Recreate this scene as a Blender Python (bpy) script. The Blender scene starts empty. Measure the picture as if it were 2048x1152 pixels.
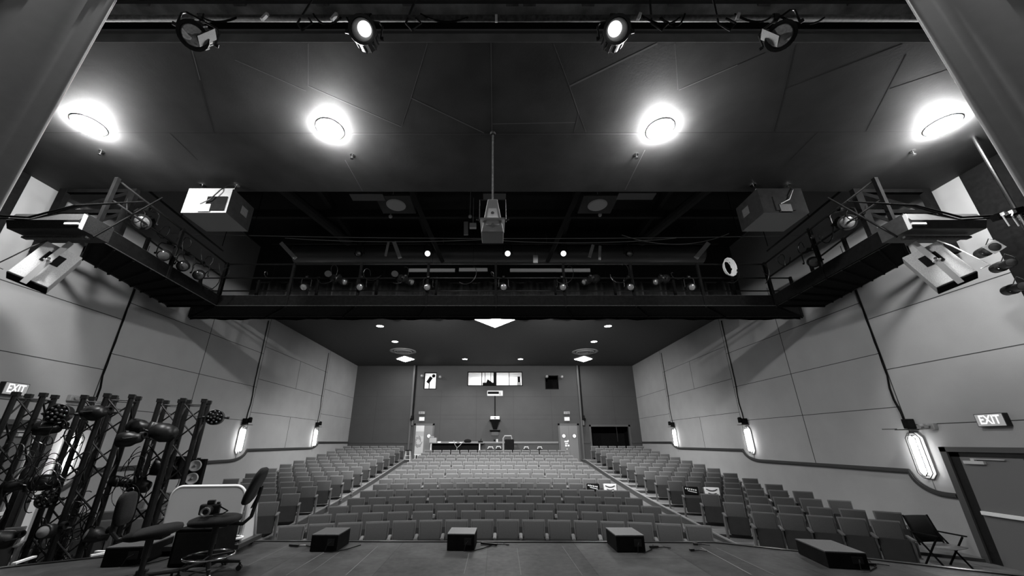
import bpy, bmesh, math, random
from mathutils import Vector, Matrix, Euler
random.seed(7)
PI = math.pi
S = bpy.context.scene
C = S.collection

# ------------------------------------------------------------------ camera, world, exposure
F, XP, YP, HC = 720.0, 990.0, 624.0, 1.35
TILT = math.atan(261 / 720.0)
cam_d = bpy.data.cameras.new('camera')
cam = bpy.data.objects.new('camera', cam_d)
C.objects.link(cam)
cam.location = (0, 0, HC)
cam.rotation_euler = (PI / 2 + TILT, 0, 0)
cam_d.sensor_width = 36.0
cam_d.lens = 36.0 * F / 2048
cam_d.shift_x = (1024 - XP) / 2048
cam_d.shift_y = (YP - 576) / 2048
cam_d.clip_start = 0.05
S.camera = cam
S.view_settings.view_transform = 'Standard'
S.view_settings.look = 'None'
S.view_settings.gamma = 1.0
S.view_settings.exposure = 0.0
W = bpy.data.worlds.new('world')
S.world = W
W.use_nodes = True
W.node_tree.nodes['Background'].inputs[0].default_value = (1, 1, 1, 1)
W.node_tree.nodes['Background'].inputs[1].default_value = 0.12

DOWNLIGHT = 760.0      # emission strengths of the lamps in the place
REAR_DOWN = 30.0
REAR_W = 900.0
PANEL = 42.0
SCONCE = 34.0
ADDED_FLOOD = 5000.0  # power of the floodlights added behind the catwalk

# surveying helper: where the sight line through a photo point meets a real plane
_s, _c = math.sin(TILT), math.cos(TILT)
def at(px, py, X=None, Y=None, Z=None, t=None):
    cx, cy = (px - XP) / F, (YP - py) / F
    v = Vector((cx, _c - cy * _s, _s + cy * _c))
    if X is not None: t = X / v.x
    elif Y is not None: t = Y / v.y
    elif Z is not None: t = (Z - HC) / v.z
    return Vector((0, 0, HC)) + v * t
def depth(p):
    return p[1] * _c + (p[2] - HC) * _s

# ------------------------------------------------------------------ materials
MATS = {}
def mat(name, v, rough=0.6, metal=0.0, spec=0.5, noise=0.0, nscale=8.0, bump=0.0, bscale=40.0, emit=0.0, sheen=0.0):
    if name in MATS: return MATS[name]
    m = bpy.data.materials.new(name); MATS[name] = m
    m.use_nodes = True
    nt = m.node_tree; b = nt.nodes['Principled BSDF']
    b.inputs['Base Color'].default_value = (v, v, v, 1)
    b.inputs['Roughness'].default_value = rough
    b.inputs['Metallic'].default_value = metal
    b.inputs['Specular IOR Level'].default_value = spec
    if sheen: b.inputs['Sheen Weight'].default_value = sheen
    tc = nt.nodes.new('ShaderNodeTexCoord')
    if noise:
        n = nt.nodes.new('ShaderNodeTexNoise'); n.inputs['Scale'].default_value = nscale; n.inputs['Detail'].default_value = 6
        r = nt.nodes.new('ShaderNodeValToRGB')
        lo, hi = max(0, v * (1 - noise)), v * (1 + noise)
        r.color_ramp.elements[0].position = 0.3; r.color_ramp.elements[0].color = (lo, lo, lo, 1)
        r.color_ramp.elements[1].position = 0.7; r.color_ramp.elements[1].color = (hi, hi, hi, 1)
        nt.links.new(tc.outputs['Object'], n.inputs['Vector']); nt.links.new(n.outputs[0], r.inputs[0])
        nt.links.new(r.outputs[0], b.inputs['Base Color'])
    if bump:
        n2 = nt.nodes.new('ShaderNodeTexNoise'); n2.inputs['Scale'].default_value = bscale; n2.inputs['Detail'].default_value = 4
        bp = nt.nodes.new('ShaderNodeBump'); bp.inputs['Strength'].default_value = bump; bp.inputs['Distance'].default_value = 0.01
        nt.links.new(tc.outputs['Object'], n2.inputs['Vector']); nt.links.new(n2.outputs[0], bp.inputs['Height'])
        nt.links.new(bp.outputs[0], b.inputs['Normal'])
    if emit:
        b.inputs['Emission Color'].default_value = (1, 1, 1, 1)
        b.inputs['Emission Strength'].default_value = emit
    return m
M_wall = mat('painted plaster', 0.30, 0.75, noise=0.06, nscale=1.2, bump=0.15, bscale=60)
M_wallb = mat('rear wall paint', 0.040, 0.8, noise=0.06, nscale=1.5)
M_groove = mat('panel joint', 0.03, 0.9)
M_rail = mat('dark rail paint', 0.035, 0.45)
M_ceil = mat('black plywood', 0.052, 0.65, spec=0.25, noise=0.25, nscale=1.6, bump=0.1, bscale=30)
M_seam = mat('ceiling seam', 0.12, 0.7)
M_seamd = mat('dark ceiling seam', 0.008, 0.8)
M_rceil = mat('rear ceiling paint', 0.03, 0.8, noise=0.1)
M_black = mat('flat black', 0.007, 0.9, spec=0.06, noise=0.3, nscale=12)
M_blackm = mat('black painted steel', 0.008, 0.42, spec=0.35, noise=0.3, nscale=20)
M_blackg = mat('gloss black', 0.01, 0.32, spec=.4)
M_void = mat('dark void paint', 0.010, 0.9)
M_steel = mat('scuffed pipe', 0.06, 0.7, 0.0, spec=0.2, noise=0.5, nscale=25)
M_chrome = mat('chrome', 0.75, 0.15, 1.0)
M_grey = mat('grey metal', 0.25, 0.5, 0.2)
M_lightgrey = mat('pale grey', 0.5, 0.6)
M_white = mat('white paint', 0.8, 0.5)
M_tape = mat('white tape', 0.6, 0.6)
M_speck = mat('speckled grey', 0.32, 0.6, noise=0.35, nscale=130)
M_speckd = mat('speckled dark', 0.03, 0.75, spec=0.2, noise=0.6, nscale=110)
M_fab = mat('seat fabric', 0.045, 0.7, noise=0.1, nscale=60, spec=0.4)
M_seatb = mat('seat pan shell', 0.026, 0.8, spec=0.2, noise=0.1, nscale=6)
M_rim = mat('seat back shell', 0.12, 0.5)
M_stan = mat('seat stanchion', 0.11, 0.55)
M_arm = mat('armrest', 0.12, 0.45)
M_carpet = mat('concrete floor', 0.09, 0.8, noise=0.2, nscale=4)
M_tread = mat('riser tread', 0.17, 0.75, noise=0.2, nscale=5)
M_door = mat('door paint', 0.13, 0.5)
M_doorf = mat('door frame paint', 0.06, 0.45)
M_duct = mat('flex duct', 0.12, 0.35, 0.4)
M_curt = mat('velour', 0.07, 0.95, noise=0.15, nscale=9, sheen=0.6)
M_lens = mat('glass lens', 0.45, 0.08, 0.7, noise=0.2, nscale=40)
M_lensd = mat('dark lens', 0.08, 0.08, 0.3)
M_chairf = mat('office fabric', 0.010, 0.9, spec=0.12, noise=0.4, nscale=160, bump=0.4, bscale=200, sheen=0.05)
M_bulb = mat('lamp glow', 1, emit=DOWNLIGHT)
M_rbulb = mat('rear lamp glow', 1, emit=REAR_DOWN)
M_panel = mat('panel diffuser', 1, emit=PANEL)
M_tube = mat('fluorescent tube', 1, emit=SCONCE)
M_room = mat('lit room', 0.8, emit=1.3)
M_sign = mat('lit sign face', 0.04, emit=0.30)
M_signl = mat('lit letters', .3, emit=1.0)
M_port = mat('lit porthole', .3, emit=0.75)
M_lampoff = mat('reflector lamp', 0.6, 0.3, 0.2)

# stage floor: dark painted hardboard sheets with seams and scuffs, glossy
def stage_mat():
    m = bpy.data.materials.new('stage hardboard'); m.use_nodes = True
    nt = m.node_tree; b = nt.nodes['Principled BSDF']; L = nt.links
    tc = nt.nodes.new('ShaderNodeTexCoord')
    br = nt.nodes.new('ShaderNodeTexBrick'); br.offset = 0.5
    mp = nt.nodes.new('ShaderNodeMapping'); mp.inputs['Rotation'].default_value = (0, 0, PI / 2); mp.inputs['Location'].default_value = (0.35, 0.1, 0)
    br.inputs['Scale'].default_value = 1.0; br.inputs['Brick Width'].default_value = 2.44; br.inputs['Row Height'].default_value = 1.22
    br.inputs['Mortar Size'].default_value = 0.004
    br.inputs['Color1'].default_value = (.032, .032, .032, 1); br.inputs['Color2'].default_value = (.055, .055, .055, 1)
    br.inputs['Mortar'].default_value = (.006, .006, .006, 1)
    n = nt.nodes.new('ShaderNodeTexNoise'); n.inputs['Scale'].default_value = 3; n.inputs['Detail'].default_value = 9
    mx = nt.nodes.new('ShaderNodeMixRGB'); mx.blend_type = 'MULTIPLY'; mx.inputs[0].default_value = 0.8
    r = nt.nodes.new('ShaderNodeValToRGB'); r.color_ramp.elements[0].position = 0.3; r.color_ramp.elements[0].color = (.45, .45, .45, 1)
    r.color_ramp.elements[1].position = 0.72; r.color_ramp.elements[1].color = (1.25, 1.25, 1.25, 1)
    L.new(tc.outputs['Object'], mp.inputs[0]); L.new(mp.outputs[0], br.inputs[0])
    L.new(tc.outputs['Object'], n.inputs[0]); L.new(n.outputs[0], r.inputs[0])
    L.new(br.outputs[0], mx.inputs[1]); L.new(r.outputs[0], mx.inputs[2]); L.new(mx.outputs[0], b.inputs['Base Color'])
    n2 = nt.nodes.new('ShaderNodeTexNoise'); n2.inputs['Scale'].default_value = 14
    r2 = nt.nodes.new('ShaderNodeMapRange'); r2.inputs[3].default_value = 0.42; r2.inputs[4].default_value = 0.62; b.inputs['Specular IOR Level'].default_value = 0.22
    L.new(tc.outputs['Object'], n2.inputs[0]); L.new(n2.outputs[0], r2.inputs[0]); L.new(r2.outputs[0], b.inputs['Roughness'])
    return m
M_stage = stage_mat()

# ------------------------------------------------------------------ mesh helpers
def BM(): return bmesh.new()
def _mi(bm, vs, mi):
    if mi:
        fs = set()
        for v in vs: fs.update(v.link_faces)
        for f in fs: f.material_index = mi
def box(bm, c, s, rot=None, mi=0, top=None):
    """box centred at c; top=(sx,sy) scales the top face"""
    m = Matrix.Translation(Vector(c)) @ (rot.to_4x4() if rot else Matrix()) @ Matrix.Diagonal((s[0], s[1], s[2], 1))
    r = bmesh.ops.create_cube(bm, size=1.0)
    if top:
        for v in r['verts']:
            if v.co.z > 0: v.co.x *= top[0]; v.co.y *= top[1]
    bmesh.ops.transform(bm, matrix=m, verts=r['verts']); _mi(bm, r['verts'], mi)
    return r['verts']
def box2(bm, a, b, mi=0):
    a, b = Vector(a), Vector(b)
    return box(bm, (a + b) / 2, [max(abs(q), 1e-4) for q in (b - a)], mi=mi)
def align(d):
    return Vector((0, 0, 1)).rotation_difference(Vector(d).normalized()).to_matrix()
def cyl(bm, p0, p1, r, n=10, r2=None, mi=0, caps=True):
    p0, p1 = Vector(p0), Vector(p1); d = p1 - p0
    if d.length < 1e-6: return
    m = Matrix.Translation((p0 + p1) / 2) @ align(d).to_4x4()
    q = bmesh.ops.create_cone(bm, cap_ends=caps, segments=n, radius1=r, radius2=r if r2 is None else r2, depth=d.length)
    bmesh.ops.transform(bm, matrix=m, verts=q['verts']); _mi(bm, q['verts'], mi)
def sph(bm, c, r, sc=(1, 1, 1), u=12, v=8, mi=0, rot=None):
    q = bmesh.ops.create_uvsphere(bm, u_segments=u, v_segments=v, radius=r)
    m = Matrix.Translation(Vector(c)) @ (rot.to_4x4() if rot else Matrix()) @ Matrix.Diagonal((*sc, 1))
    bmesh.ops.transform(bm, matrix=m, verts=q['verts']); _mi(bm, q['verts'], mi)
def tube(bm, pts, r, n=6, closed=False, mi=0):
    pts = [Vector(p) for p in pts]; N = len(pts); rings = []
    up = Vector((0, 0, 1)); prev = None
    for i, p in enumerate(pts):
        if closed: d = pts[(i + 1) % N] - pts[i - 1]
        else: d = pts[min(i + 1, N - 1)] - pts[max(i - 1, 0)]
        d.normalize()
        a = prev if prev is not None else (up if abs(d.z) < 0.95 else Vector((1, 0, 0)))
        u = a - d * a.dot(d)
        if u.length < 1e-4: u = d.orthogonal()
        u.normalize(); w = d.cross(u); prev = u
        rings.append([bm.verts.new(p + (u * math.cos(2 * PI * k / n) + w * math.sin(2 * PI * k / n)) * r) for k in range(n)])
    R = range(N) if closed else range(N - 1)
    for i in R:
        a, b = rings[i], rings[(i + 1) % N]
        for k in range(n):
            f = bm.faces.new((a[k], a[(k + 1) % n], b[(k + 1) % n], b[k])); f.material_index = mi
    if not closed:
        bm.faces.new(rings[0][::-1]).material_index = mi; bm.faces.new(rings[-1]).material_index = mi
def sag(a, b, drop, n=10):
    a, b = Vector(a), Vector(b)
    return [a.lerp(b, i / n) - Vector((0, 0, drop * 4 * (i / n) * (1 - i / n))) for i in range(n + 1)]
def prism(bm, pts, h, axis=2, mi=0):
    """pts 3D polygon (planar) extruded by vector h"""
    h = Vector(h) if not isinstance(h, (int, float)) else Vector([h if i == axis else 0 for i in range(3)])
    a = [bm.verts.new(Vector(p)) for p in pts]; b = [bm.verts.new(Vector(p) + h) for p in pts]
    n = len(pts)
    fs = [bm.faces.new(a[::-1]), bm.faces.new(b)]
    for i in range(n): fs.append(bm.faces.new((a[i], a[(i + 1) % n], b[(i + 1) % n], b[i])))
    for f in fs: f.material_index = mi
def lathe(bm, prof, axis_m=None, n=20, mi=0):
    M = axis_m or Matrix(); rings = []
    for r, z in prof:
        rings.append([bm.verts.new(M @ Vector((r * math.cos(2 * PI * k / n), r * math.sin(2 * PI * k / n), z))) for k in range(n)])
    for i in range(len(rings) - 1):
        for k in range(n):
            f = bm.faces.new((rings[i][k], rings[i][(k + 1) % n], rings[i + 1][(k + 1) % n], rings[i + 1][k])); f.material_index = mi
def obj(name, bm, m, parent=None, smooth=False, bevel=0.0, loc=None, rot=None):
    bmesh.ops.recalc_face_normals(bm, faces=bm.faces[:])
    me = bpy.data.meshes.new(name); bm.to_mesh(me); bm.free()
    for x in (m if isinstance(m, (list, tuple)) else [m]): me.materials.append(x)
    if smooth:
        for p in me.polygons: p.use_smooth = True
    o = bpy.data.objects.new(name, me); C.objects.link(o)
    if parent: o.parent = parent
    if loc is not None: o.location = loc
    if rot is not None: o.rotation_euler = rot
    if bevel:
        b = o.modifiers.new('bevel', 'BEVEL'); b.width = bevel; b.segments = 2; b.limit_method = 'ANGLE'
    return o
def tag(o, label, cat, group=None, kind=None):
    o['label'] = label; o['category'] = cat
    if group: o['group'] = group
    if kind: o['kind'] = kind
    return o
def thing(name, label, cat, loc=(0, 0, 0), rotz=0.0, group=None):
    o = bpy.data.objects.new(name, None); C.objects.link(o); o.empty_display_size = 0.1
    o.location = loc; o.rotation_euler = (0, 0, rotz)
    return tag(o, label, cat, group)
def struct(name, bm, m, smooth=False, bevel=0, label=None):
    o = obj(name, bm, m, smooth=smooth, bevel=bevel); o['kind'] = 'structure'
    if label: o['label'] = label
    return o
def text(name, s, size, m, parent, loc, rot, ext=0.004, sx=1.0):
    cu = bpy.data.curves.new(name, 'FONT'); cu.body = s; cu.size = size; cu.extrude = ext; cu.align_x = 'CENTER'; cu.align_y = 'CENTER'
    cu.offset = size * 0.02
    t = bpy.data.objects.new(name + '_src', cu); C.objects.link(t)
    me = bpy.data.meshes.new_from_object(t.evaluated_get(bpy.context.evaluated_depsgraph_get()))
    bpy.data.objects.remove(t); me.name = name
    me.materials.clear(); me.materials.append(m)
    o = bpy.data.objects.new(name, me); C.objects.link(o); o.parent = parent
    o.location = loc; o.rotation_euler = rot; o.scale = (sx, 1, 1)
    return o
def copy_tree(o, parent=None):
    c = o.copy(); C.objects.link(c); c.parent = parent
    for ch in [x for x in o.children]: copy_tree(ch, c)
    return c
ORD = ['first', 'second', 'third', 'fourth', 'fifth', 'sixth', 'seventh', 'eighth', 'ninth', 'tenth', 'eleventh', 'twelfth', 'thirteenth', 'fourteenth', 'fifteenth', 'sixteenth']

# ------------------------------------------------------------------ row geometry of the house
CY = -5.6
RR = [13.98, 15.04, 16.09, 17.15, 18.2, 19.26, 20.32, 21.37, 22.43, 23.48, 24.54, 25.6, 26.65, 27.71, 28.76, 30.8]
ZZ = [-.15, -.155, -.15, -.11, -.045, .025, .09, .165, .25, .35, .45, .55, .66, .78, .9, 1.12]
def ztop(r):
    r = max(RR[0], min(r, RR[-1]))
    for i in range(1, len(RR)):
        if r <= RR[i]:
            a = (r - RR[i - 1]) / (RR[i] - RR[i - 1]); return ZZ[i - 1] + a * (ZZ[i] - ZZ[i - 1])
    return ZZ[-1]
SH = 0.82
def zfloor(r): return -1.0 if r < 13.2 else max(-1.0, ztop(r) - SH)
XW = 10.0; YB = 26.0; XA = 5.75; XCN = 4.3

# ------------------------------------------------------------------ setting
# stage
edge = [(-10.0, 2.4), (-5.64, 4.85), (-4.86, 5.29), (-3.44, 6.04), (0, 6.0), (3.14, 5.97), (4.05, 5.49), (5.58, 4.62), (10.0, 2.3)]
bm = BM()
prism(bm, [(x, y, 0) for x, y in edge] + [(10.0, -3.5, 0), (-10.0, -3.5, 0)], -1.0)
struct('floor_stage', bm, M_stage, label='dark painted hardboard stage floor with scuffed panel seams')
bm = BM()
for a, b in zip(edge[:-1], edge[1:]):
    d = Vector((b[0] - a[0], b[1] - a[1], 0)); n = Vector((-d.y, d.x, 0)).normalized()
    A = Vector((a[0], a[1], 0)); B = Vector((b[0], b[1], 0))
    prism(bm, [A + n * .0, A + n * .04, B + n * .04, B + n * .0], (0, 0, -.1))
    prism(bm, [A - n * .02 + Vector((0, 0, .004)), A + n * .04 + Vector((0, 0, .004)), B + n * .04 + Vector((0, 0, .004)), B - n * .02 + Vector((0, 0, .004))], (0, 0, .008))
struct('trim_1', bm, M_blackg, label='black nosing along the stage edge')
# scratches and tape lines on the stage, joined into one worn marking mesh
bm = BM()
def fl(p, q, w, z=0.0015):
    a, b = at(*p, Z=0), at(*q, Z=0); a.z = b.z = z
    d = (b - a).normalized(); n = Vector((-d.y, d.x, 0)) * w / 2
    prism(bm, [a + n, b + n, b - n, a - n], (0, 0, .001))
for p, q, w in [((1402, 1095), (1503, 1150), .012), ((1433, 1096), (1549, 1150), .008), ((575, 1092), (494, 1132), .008), ((648, 1105), (572, 1151), .009), ((681, 1103), (615, 1150), .006),
                ((756, 1092), (691, 1151), .009), ((1124, 1092), (1165, 1151), .005), ((1034, 1096), (1042, 1150), .005), ((640, 1098), (520, 1121), .006), ((938, 1106), (928, 1148), .006)]:
    fl(p, q, w)
o = struct('floor_stage_seams', bm, M_seam)
o['label'] = 'pale scratched seams across the stage floor'

# house floor: centre platform with sunken aisles
def strip(bm, x0, x1, r0, r1, zf, nx=12, nr=40, mi=0):
    g = []
    for i in range(nr + 1):
        r = r0 + (r1 - r0) * i / nr; row = []
        for j in range(nx + 1):
            x = x0 + (x1 - x0) * j / nx
            y = CY + math.sqrt(max(r * r - x * x, 0.01))
            y = min(y, YB); row.append(bm.verts.new((x, y, zf(math.hypot(x, y - CY)))))
        g.append(row)
    for i in range(nr):
        for j in range(nx):
            try: bm.faces.new((g[i][j], g[i][j + 1], g[i + 1][j + 1], g[i + 1][j])).material_index = mi
            except ValueError: pass
bm = BM()
strip(bm, -XCN, XCN, 9.0, 31.9, zfloor, 16, 60)
for s in (-1, 1):
    strip(bm, s * XCN, s * XA, 9.0, 32.3, lambda r: max(-1.0, zfloor(r) - .15), 3, 60)
    g = [(s * XCN, CY + math.sqrt(r * r - XCN ** 2), zfloor(r)) for r in [13 + i * .5 for i in range(38)]]
    for a, b in zip(g[:-1], g[1:]):
        a, b = Vector(a), Vector(b)
        bm.faces.new([bm.verts.new(q) for q in (a, b, b - Vector((0, 0, .16)), a - Vector((0, 0, .16)))])
    strip(bm, s * XA, s * XW, 7.5, 15.2, lambda r: -1.0, 6, 12)
struct('floor', bm, M_carpet, label='sloping concrete floor under the centre seating')
# side terraces
M_curb = mat('brown curb board', .06, .6)
def terraces(s, name):
    bm = BM()
    rk = [15.99 + 1.056 * k for k in range(15)]
    for k, r in enumerate(rk):
        z = ztop(r) - SH
        r0, r1 = (r - .80, r + .256) if k < 14 else (r - .80, 33.5)
        N = 12; A = []; B = []
        for rr, out in ((r0, A), (r1, B)):
            for j in range(N + 1):
                x = XA + (XW - XA) * j / N
                y = CY + math.sqrt(rr * rr - x * x); out.append((s * x, min(y, YB)))
        zl = -1.1
        for j in range(N):
            q = [(*A[j], z), (*A[j + 1], z), (*B[j + 1], z), (*B[j], z)]
            bm.faces.new([bm.verts.new(v) for v in q])
            q = [(*A[j], z), (*A[j + 1], z), (*A[j + 1], zl), (*A[j], zl)]
            bm.faces.new([bm.verts.new(v) for v in q]).material_index = 1
        q = [(*A[0], z), (*B[0], z), (*B[0], zl), (*A[0], zl)]
        bm.faces.new([bm.verts.new(v) for v in q]).material_index = 1
    g = [(s * XA, CY + math.sqrt(r * r - XA ** 2), zfloor(r) + .05) for r in [15.2 + i * .4 for i in range(41)]]
    for p_, q_ in zip(g[:-1], g[1:]):
        p_, q_ = Vector(p_), Vector(q_)
        prism(bm, [p_ + Vector((-s * .035, 0, 0)), q_ + Vector((-s * .035, 0, 0)), q_ + Vector((s * .03, 0, 0)), p_ + Vector((s * .03, 0, 0))], (0, 0, -.03), mi=2)
        prism(bm, [p_ + Vector((-s * .02, 0, -.03)), q_ + Vector((-s * .02, 0, -.03)), q_ + Vector((s * .01, 0, -.03)), p_ + Vector((s * .01, 0, -.03))], (0, 0, -.35), mi=3)
    struct(name, bm, [M_tread, M_rail, M_grey, M_curb], label='terraced platform rising under the side seating')
terraces(1, 'floor_right_terrace'); terraces(-1, 'floor_left_terrace')

# side walls with panel joints
def sidewall(s, name):
    bm = BM()
    X = s * XW
    box2(bm, (X, 6.3, -1.15), (X + s * .2, YB + .2, 9.2))
    box2(bm, (X, -3.5, -1.15), (X + s * .2, 6.3, 9.2), mi=2)
    w = .012; xg = X - s * .002
    def vj(y, z0, z1, w=w): box2(bm, (xg, y - w, z0), (X, y + w, z1), mi=1)
    def hj(z, y0, y1, w=.009): box2(bm, (xg, y0, z - w), (X, y1, z + w), mi=1)
    for y, z0 in ((9.15, 1.0), (12.15, .75), (15.25, 1.1), (21.4, 1.4)): vj(y, z0, 6.7)
    vj(18.3, 1.1, 2.52); vj(18.3, 3.88, 5.28)
    for z in (2.18 if s < 0 else 1.75, 3.1, 4.45): hj(z, 6.3, 9.15)
    for z in (2.18, 3.53, 4.95): hj(z, 9.15, 15.25)
    for z in (2.52, 3.88, 5.28): hj(z, 15.25, 21.4)
    for z in (2.9, 4.3): hj(z, 21.4, YB)
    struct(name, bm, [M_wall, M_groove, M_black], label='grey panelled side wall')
sidewall(1, 'wall_right'); sidewall(-1, 'wall_left')

# stepped wall rails with quarter curves round each sconce
def rail(s, name):
    bm = BM()
    pts = [(YB, 1.35), (21.6, 1.35)]
    def arc(y0, z0, y1, z1):
        n = 10
        return [(y0 + (y1 - y0) * (1 - math.cos(PI / 2 * i / n)), z0 + (z1 - z0) * math.sin(PI / 2 * i / n)) for i in range(1, n + 1)]
    pts += arc(21.6, 1.35, 20.6, 1.06) + [(15.5, 1.06)] + arc(15.5, 1.06, 14.6, .70) + [(9.45, .70)] + arc(9.45, .70, 8.85, .26) + [(8.66, .26)]
    P = [Vector((y, z)) for y, z in pts]; nrm = []
    for i in range(len(P)):
        d = (P[min(i + 1, len(P) - 1)] - P[max(i - 1, 0)]).normalized(); nrm.append(Vector((-d.y, d.x)))
    for h, dp in ((.055, .035), (.028, .055)):
        rings = []
        for p_, n_ in zip(P, nrm):
            a_, b_ = p_ - n_ * h, p_ + n_ * h
            rings.append([bm.verts.new((s * XW, a_.x, a_.y)), bm.verts.new((s * XW, b_.x, b_.y)), bm.verts.new((s * (XW - dp), b_.x, b_.y)), bm.verts.new((s * (XW - dp), a_.x, a_.y))])
        for q0, q1 in zip(rings[:-1], rings[1:]):
            for k in range(4): bm.faces.new((q0[k], q0[(k + 1) % 4], q1[(k + 1) % 4], q1[k]))
        bm.faces.new(rings[0]); bm.faces.new(rings[-1][::-1])
    struct(name, bm, M_rail, label='dark moulded rail stepping down the side wall')
rail(1, 'trim_2'); rail(-1, 'trim_3')

# rear wall
bm = BM()
def bw(x0, x1, z0, z1, mi=0): box2(bm, (x0, YB, z0), (x1, YB + .25, z1), mi=mi)
openings = [(-5.55, -4.28, -.2, 2.46), (-5.10, -4.20, 4.92, 6.12), (-1.98, 1.98, 5.15, 6.17), (-.56, .56, 4.45, 4.83), (3.60, 4.55, 4.92, 5.9), (6.58, 9.2, 0.1, 2.42)]
xs = sorted(set([-XW, XW] + [o_[0] for o_ in openings] + [o_[1] for o_ in openings]))
for a, b in zip(xs[:-1], xs[1:]):
    m_ = (a + b) / 2; z = -1.1
    for (x0, x1, z0, z1) in sorted([q for q in openings if q[0] < m_ < q[1]], key=lambda q: q[2]):
        if z0 > z: bw(a, b, z, z0)
        z = z1
    bw(a, b, z, 9.2)
yg = YB - .003
for x in (-8.35, -3.8, -1.3, 1.3, 3.95, 8.35): box2(bm, (x - .01, yg, 1.4), (x + .01, YB, 4.85), mi=1)
for z in (2.87, 3.15, 4.4):
    for x0, x1 in ((-XW, XW),): box2(bm, (x0, yg, z - .008), (x1, YB, z + .008), mi=1)
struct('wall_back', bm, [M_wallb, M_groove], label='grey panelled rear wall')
bm = BM()
for x0, x1, mi in ((-XW, -5.6, 0), (5.95, 6.5, 0), (9.27, XW, 0), (-4.2, 4.3, 1)):
    box2(bm, (x0, YB - .05, 1.3), (x1, YB, 1.41), mi=mi)
struct('trim_4', bm, [M_rail, M_door], label='rail along the rear wall')

# ceilings
bm = BM()
box2(bm, (-XW, 13.6, 6.6), (XW, YB + .2, 6.8)); box2(bm, (-XW, 13.5, 6.6), (XW, 13.6, 9.2))
struct('ceiling', bm, M_rceil, label='dark ceiling over the rear seating')
bm = BM()
box2(bm, (-XW, 3.54, 6.75), (XW, 6.81, 6.93))
def cs(p, q, w, mi):
    a, b = at(*p, Z=6.749), at(*q, Z=6.749); d = (b - a).normalized(); n = Vector((-d.y, d.x, 0)) * w * .35
    prism(bm, [a + n, b + n, b - n, a - n], (0, 0, .005), mi=mi)
for p, q, w, mi in [((982, 86), (984, 266), .014, 1), ((984, 268), (986, 382), .014, 1), ((60, 265), (983, 267), .012, 2), ((983, 267), (1900, 263), .012, 2), ((640, 268), (1300, 268), .010, 1),
        ((855, 87), (822, 196), .012, 1), ((822, 196), (803, 254), .006, 1), ((822, 196), (968, 266), .025, 1), ((985, 248), (1150, 245), .02, 1), ((1107, 87), (1139, 173), .008, 1),
        ((1139, 173), (1158, 228), .014, 1), ((1158, 228), (1172, 264), .006, 1), ((1157, 228), (1148, 264), .007, 1), ((1139, 173), (1315, 87), .04, 1), ((616, 87), (616, 172), .012, 1),
        ((616, 172), (803, 254), .022, 1), ((470, 120), (612, 182), .014, 1), ((380, 87), (400, 160), .016, 1), ((400, 160), (428, 265), .012, 2), ((1350, 87), (1356, 180), .01, 1),
        ((1358, 180), (1475, 130), .022, 1), ((1475, 130), (1530, 106), .014, 2), ((1590, 90), (1570, 178), .014, 2), ((1570, 178), (1548, 262), .014, 2), ((1570, 178), (1805, 88), .014, 2),
        ((1812, 110), (1733, 262), .014, 2), ((1779, 178), (1900, 138), .012, 2), ((1635, 265), (1580, 320), .012, 2), ((1290, 300), (1250, 380), .016, 1), ((690, 320), (725, 382), .016, 1), ((340, 267), (395, 320), .01, 2)]:
    cs(p, q, w, mi)
box2(bm, (-XW, 3.535, 6.75), (XW, 3.54, 6.93), mi=3)  # lighter colour stands in for light on the slab's front face
struct('ceiling_front', bm, [M_ceil, M_seam, M_seamd, mat('slab fascia lit tone', .2, .7, noise=.2, nscale=3)], label='black plywood ceiling slab over the apron with pale seams')
bm = BM()
box2(bm, (-XW - .2, -3.5, 9.2), (XW + .2, 13.6, 9.3))
struct('ceiling_upper', bm, M_void, label='dark upper ceiling above the lighting positions')
bm = BM()
for x in [-5.1, -3.7, -2.5, -1.25, 0.25, 0.5, 1.35, 2.6, 3.9, 5.2]:
    box2(bm, (x - .09, -.5, 7.3), (x + .09, 3.4, 7.6))
box2(bm, (-7, -.5, 7.6), (7, 3.75, 7.65), mi=3)
box2(bm, (-7, 3.55, 7.02), (7, 3.60, 7.05), mi=2)
box2(bm, (-7, 3.30, 7.25), (7, 3.34, 7.30), mi=1)
struct('ceiling_joists', bm, [mat('worn joist', .25, .7, noise=.5, nscale=6), M_ceil, M_grey, mat('worn decking', .5, .7, noise=.6, nscale=3)], label='exposed joists above the front pipe')

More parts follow.
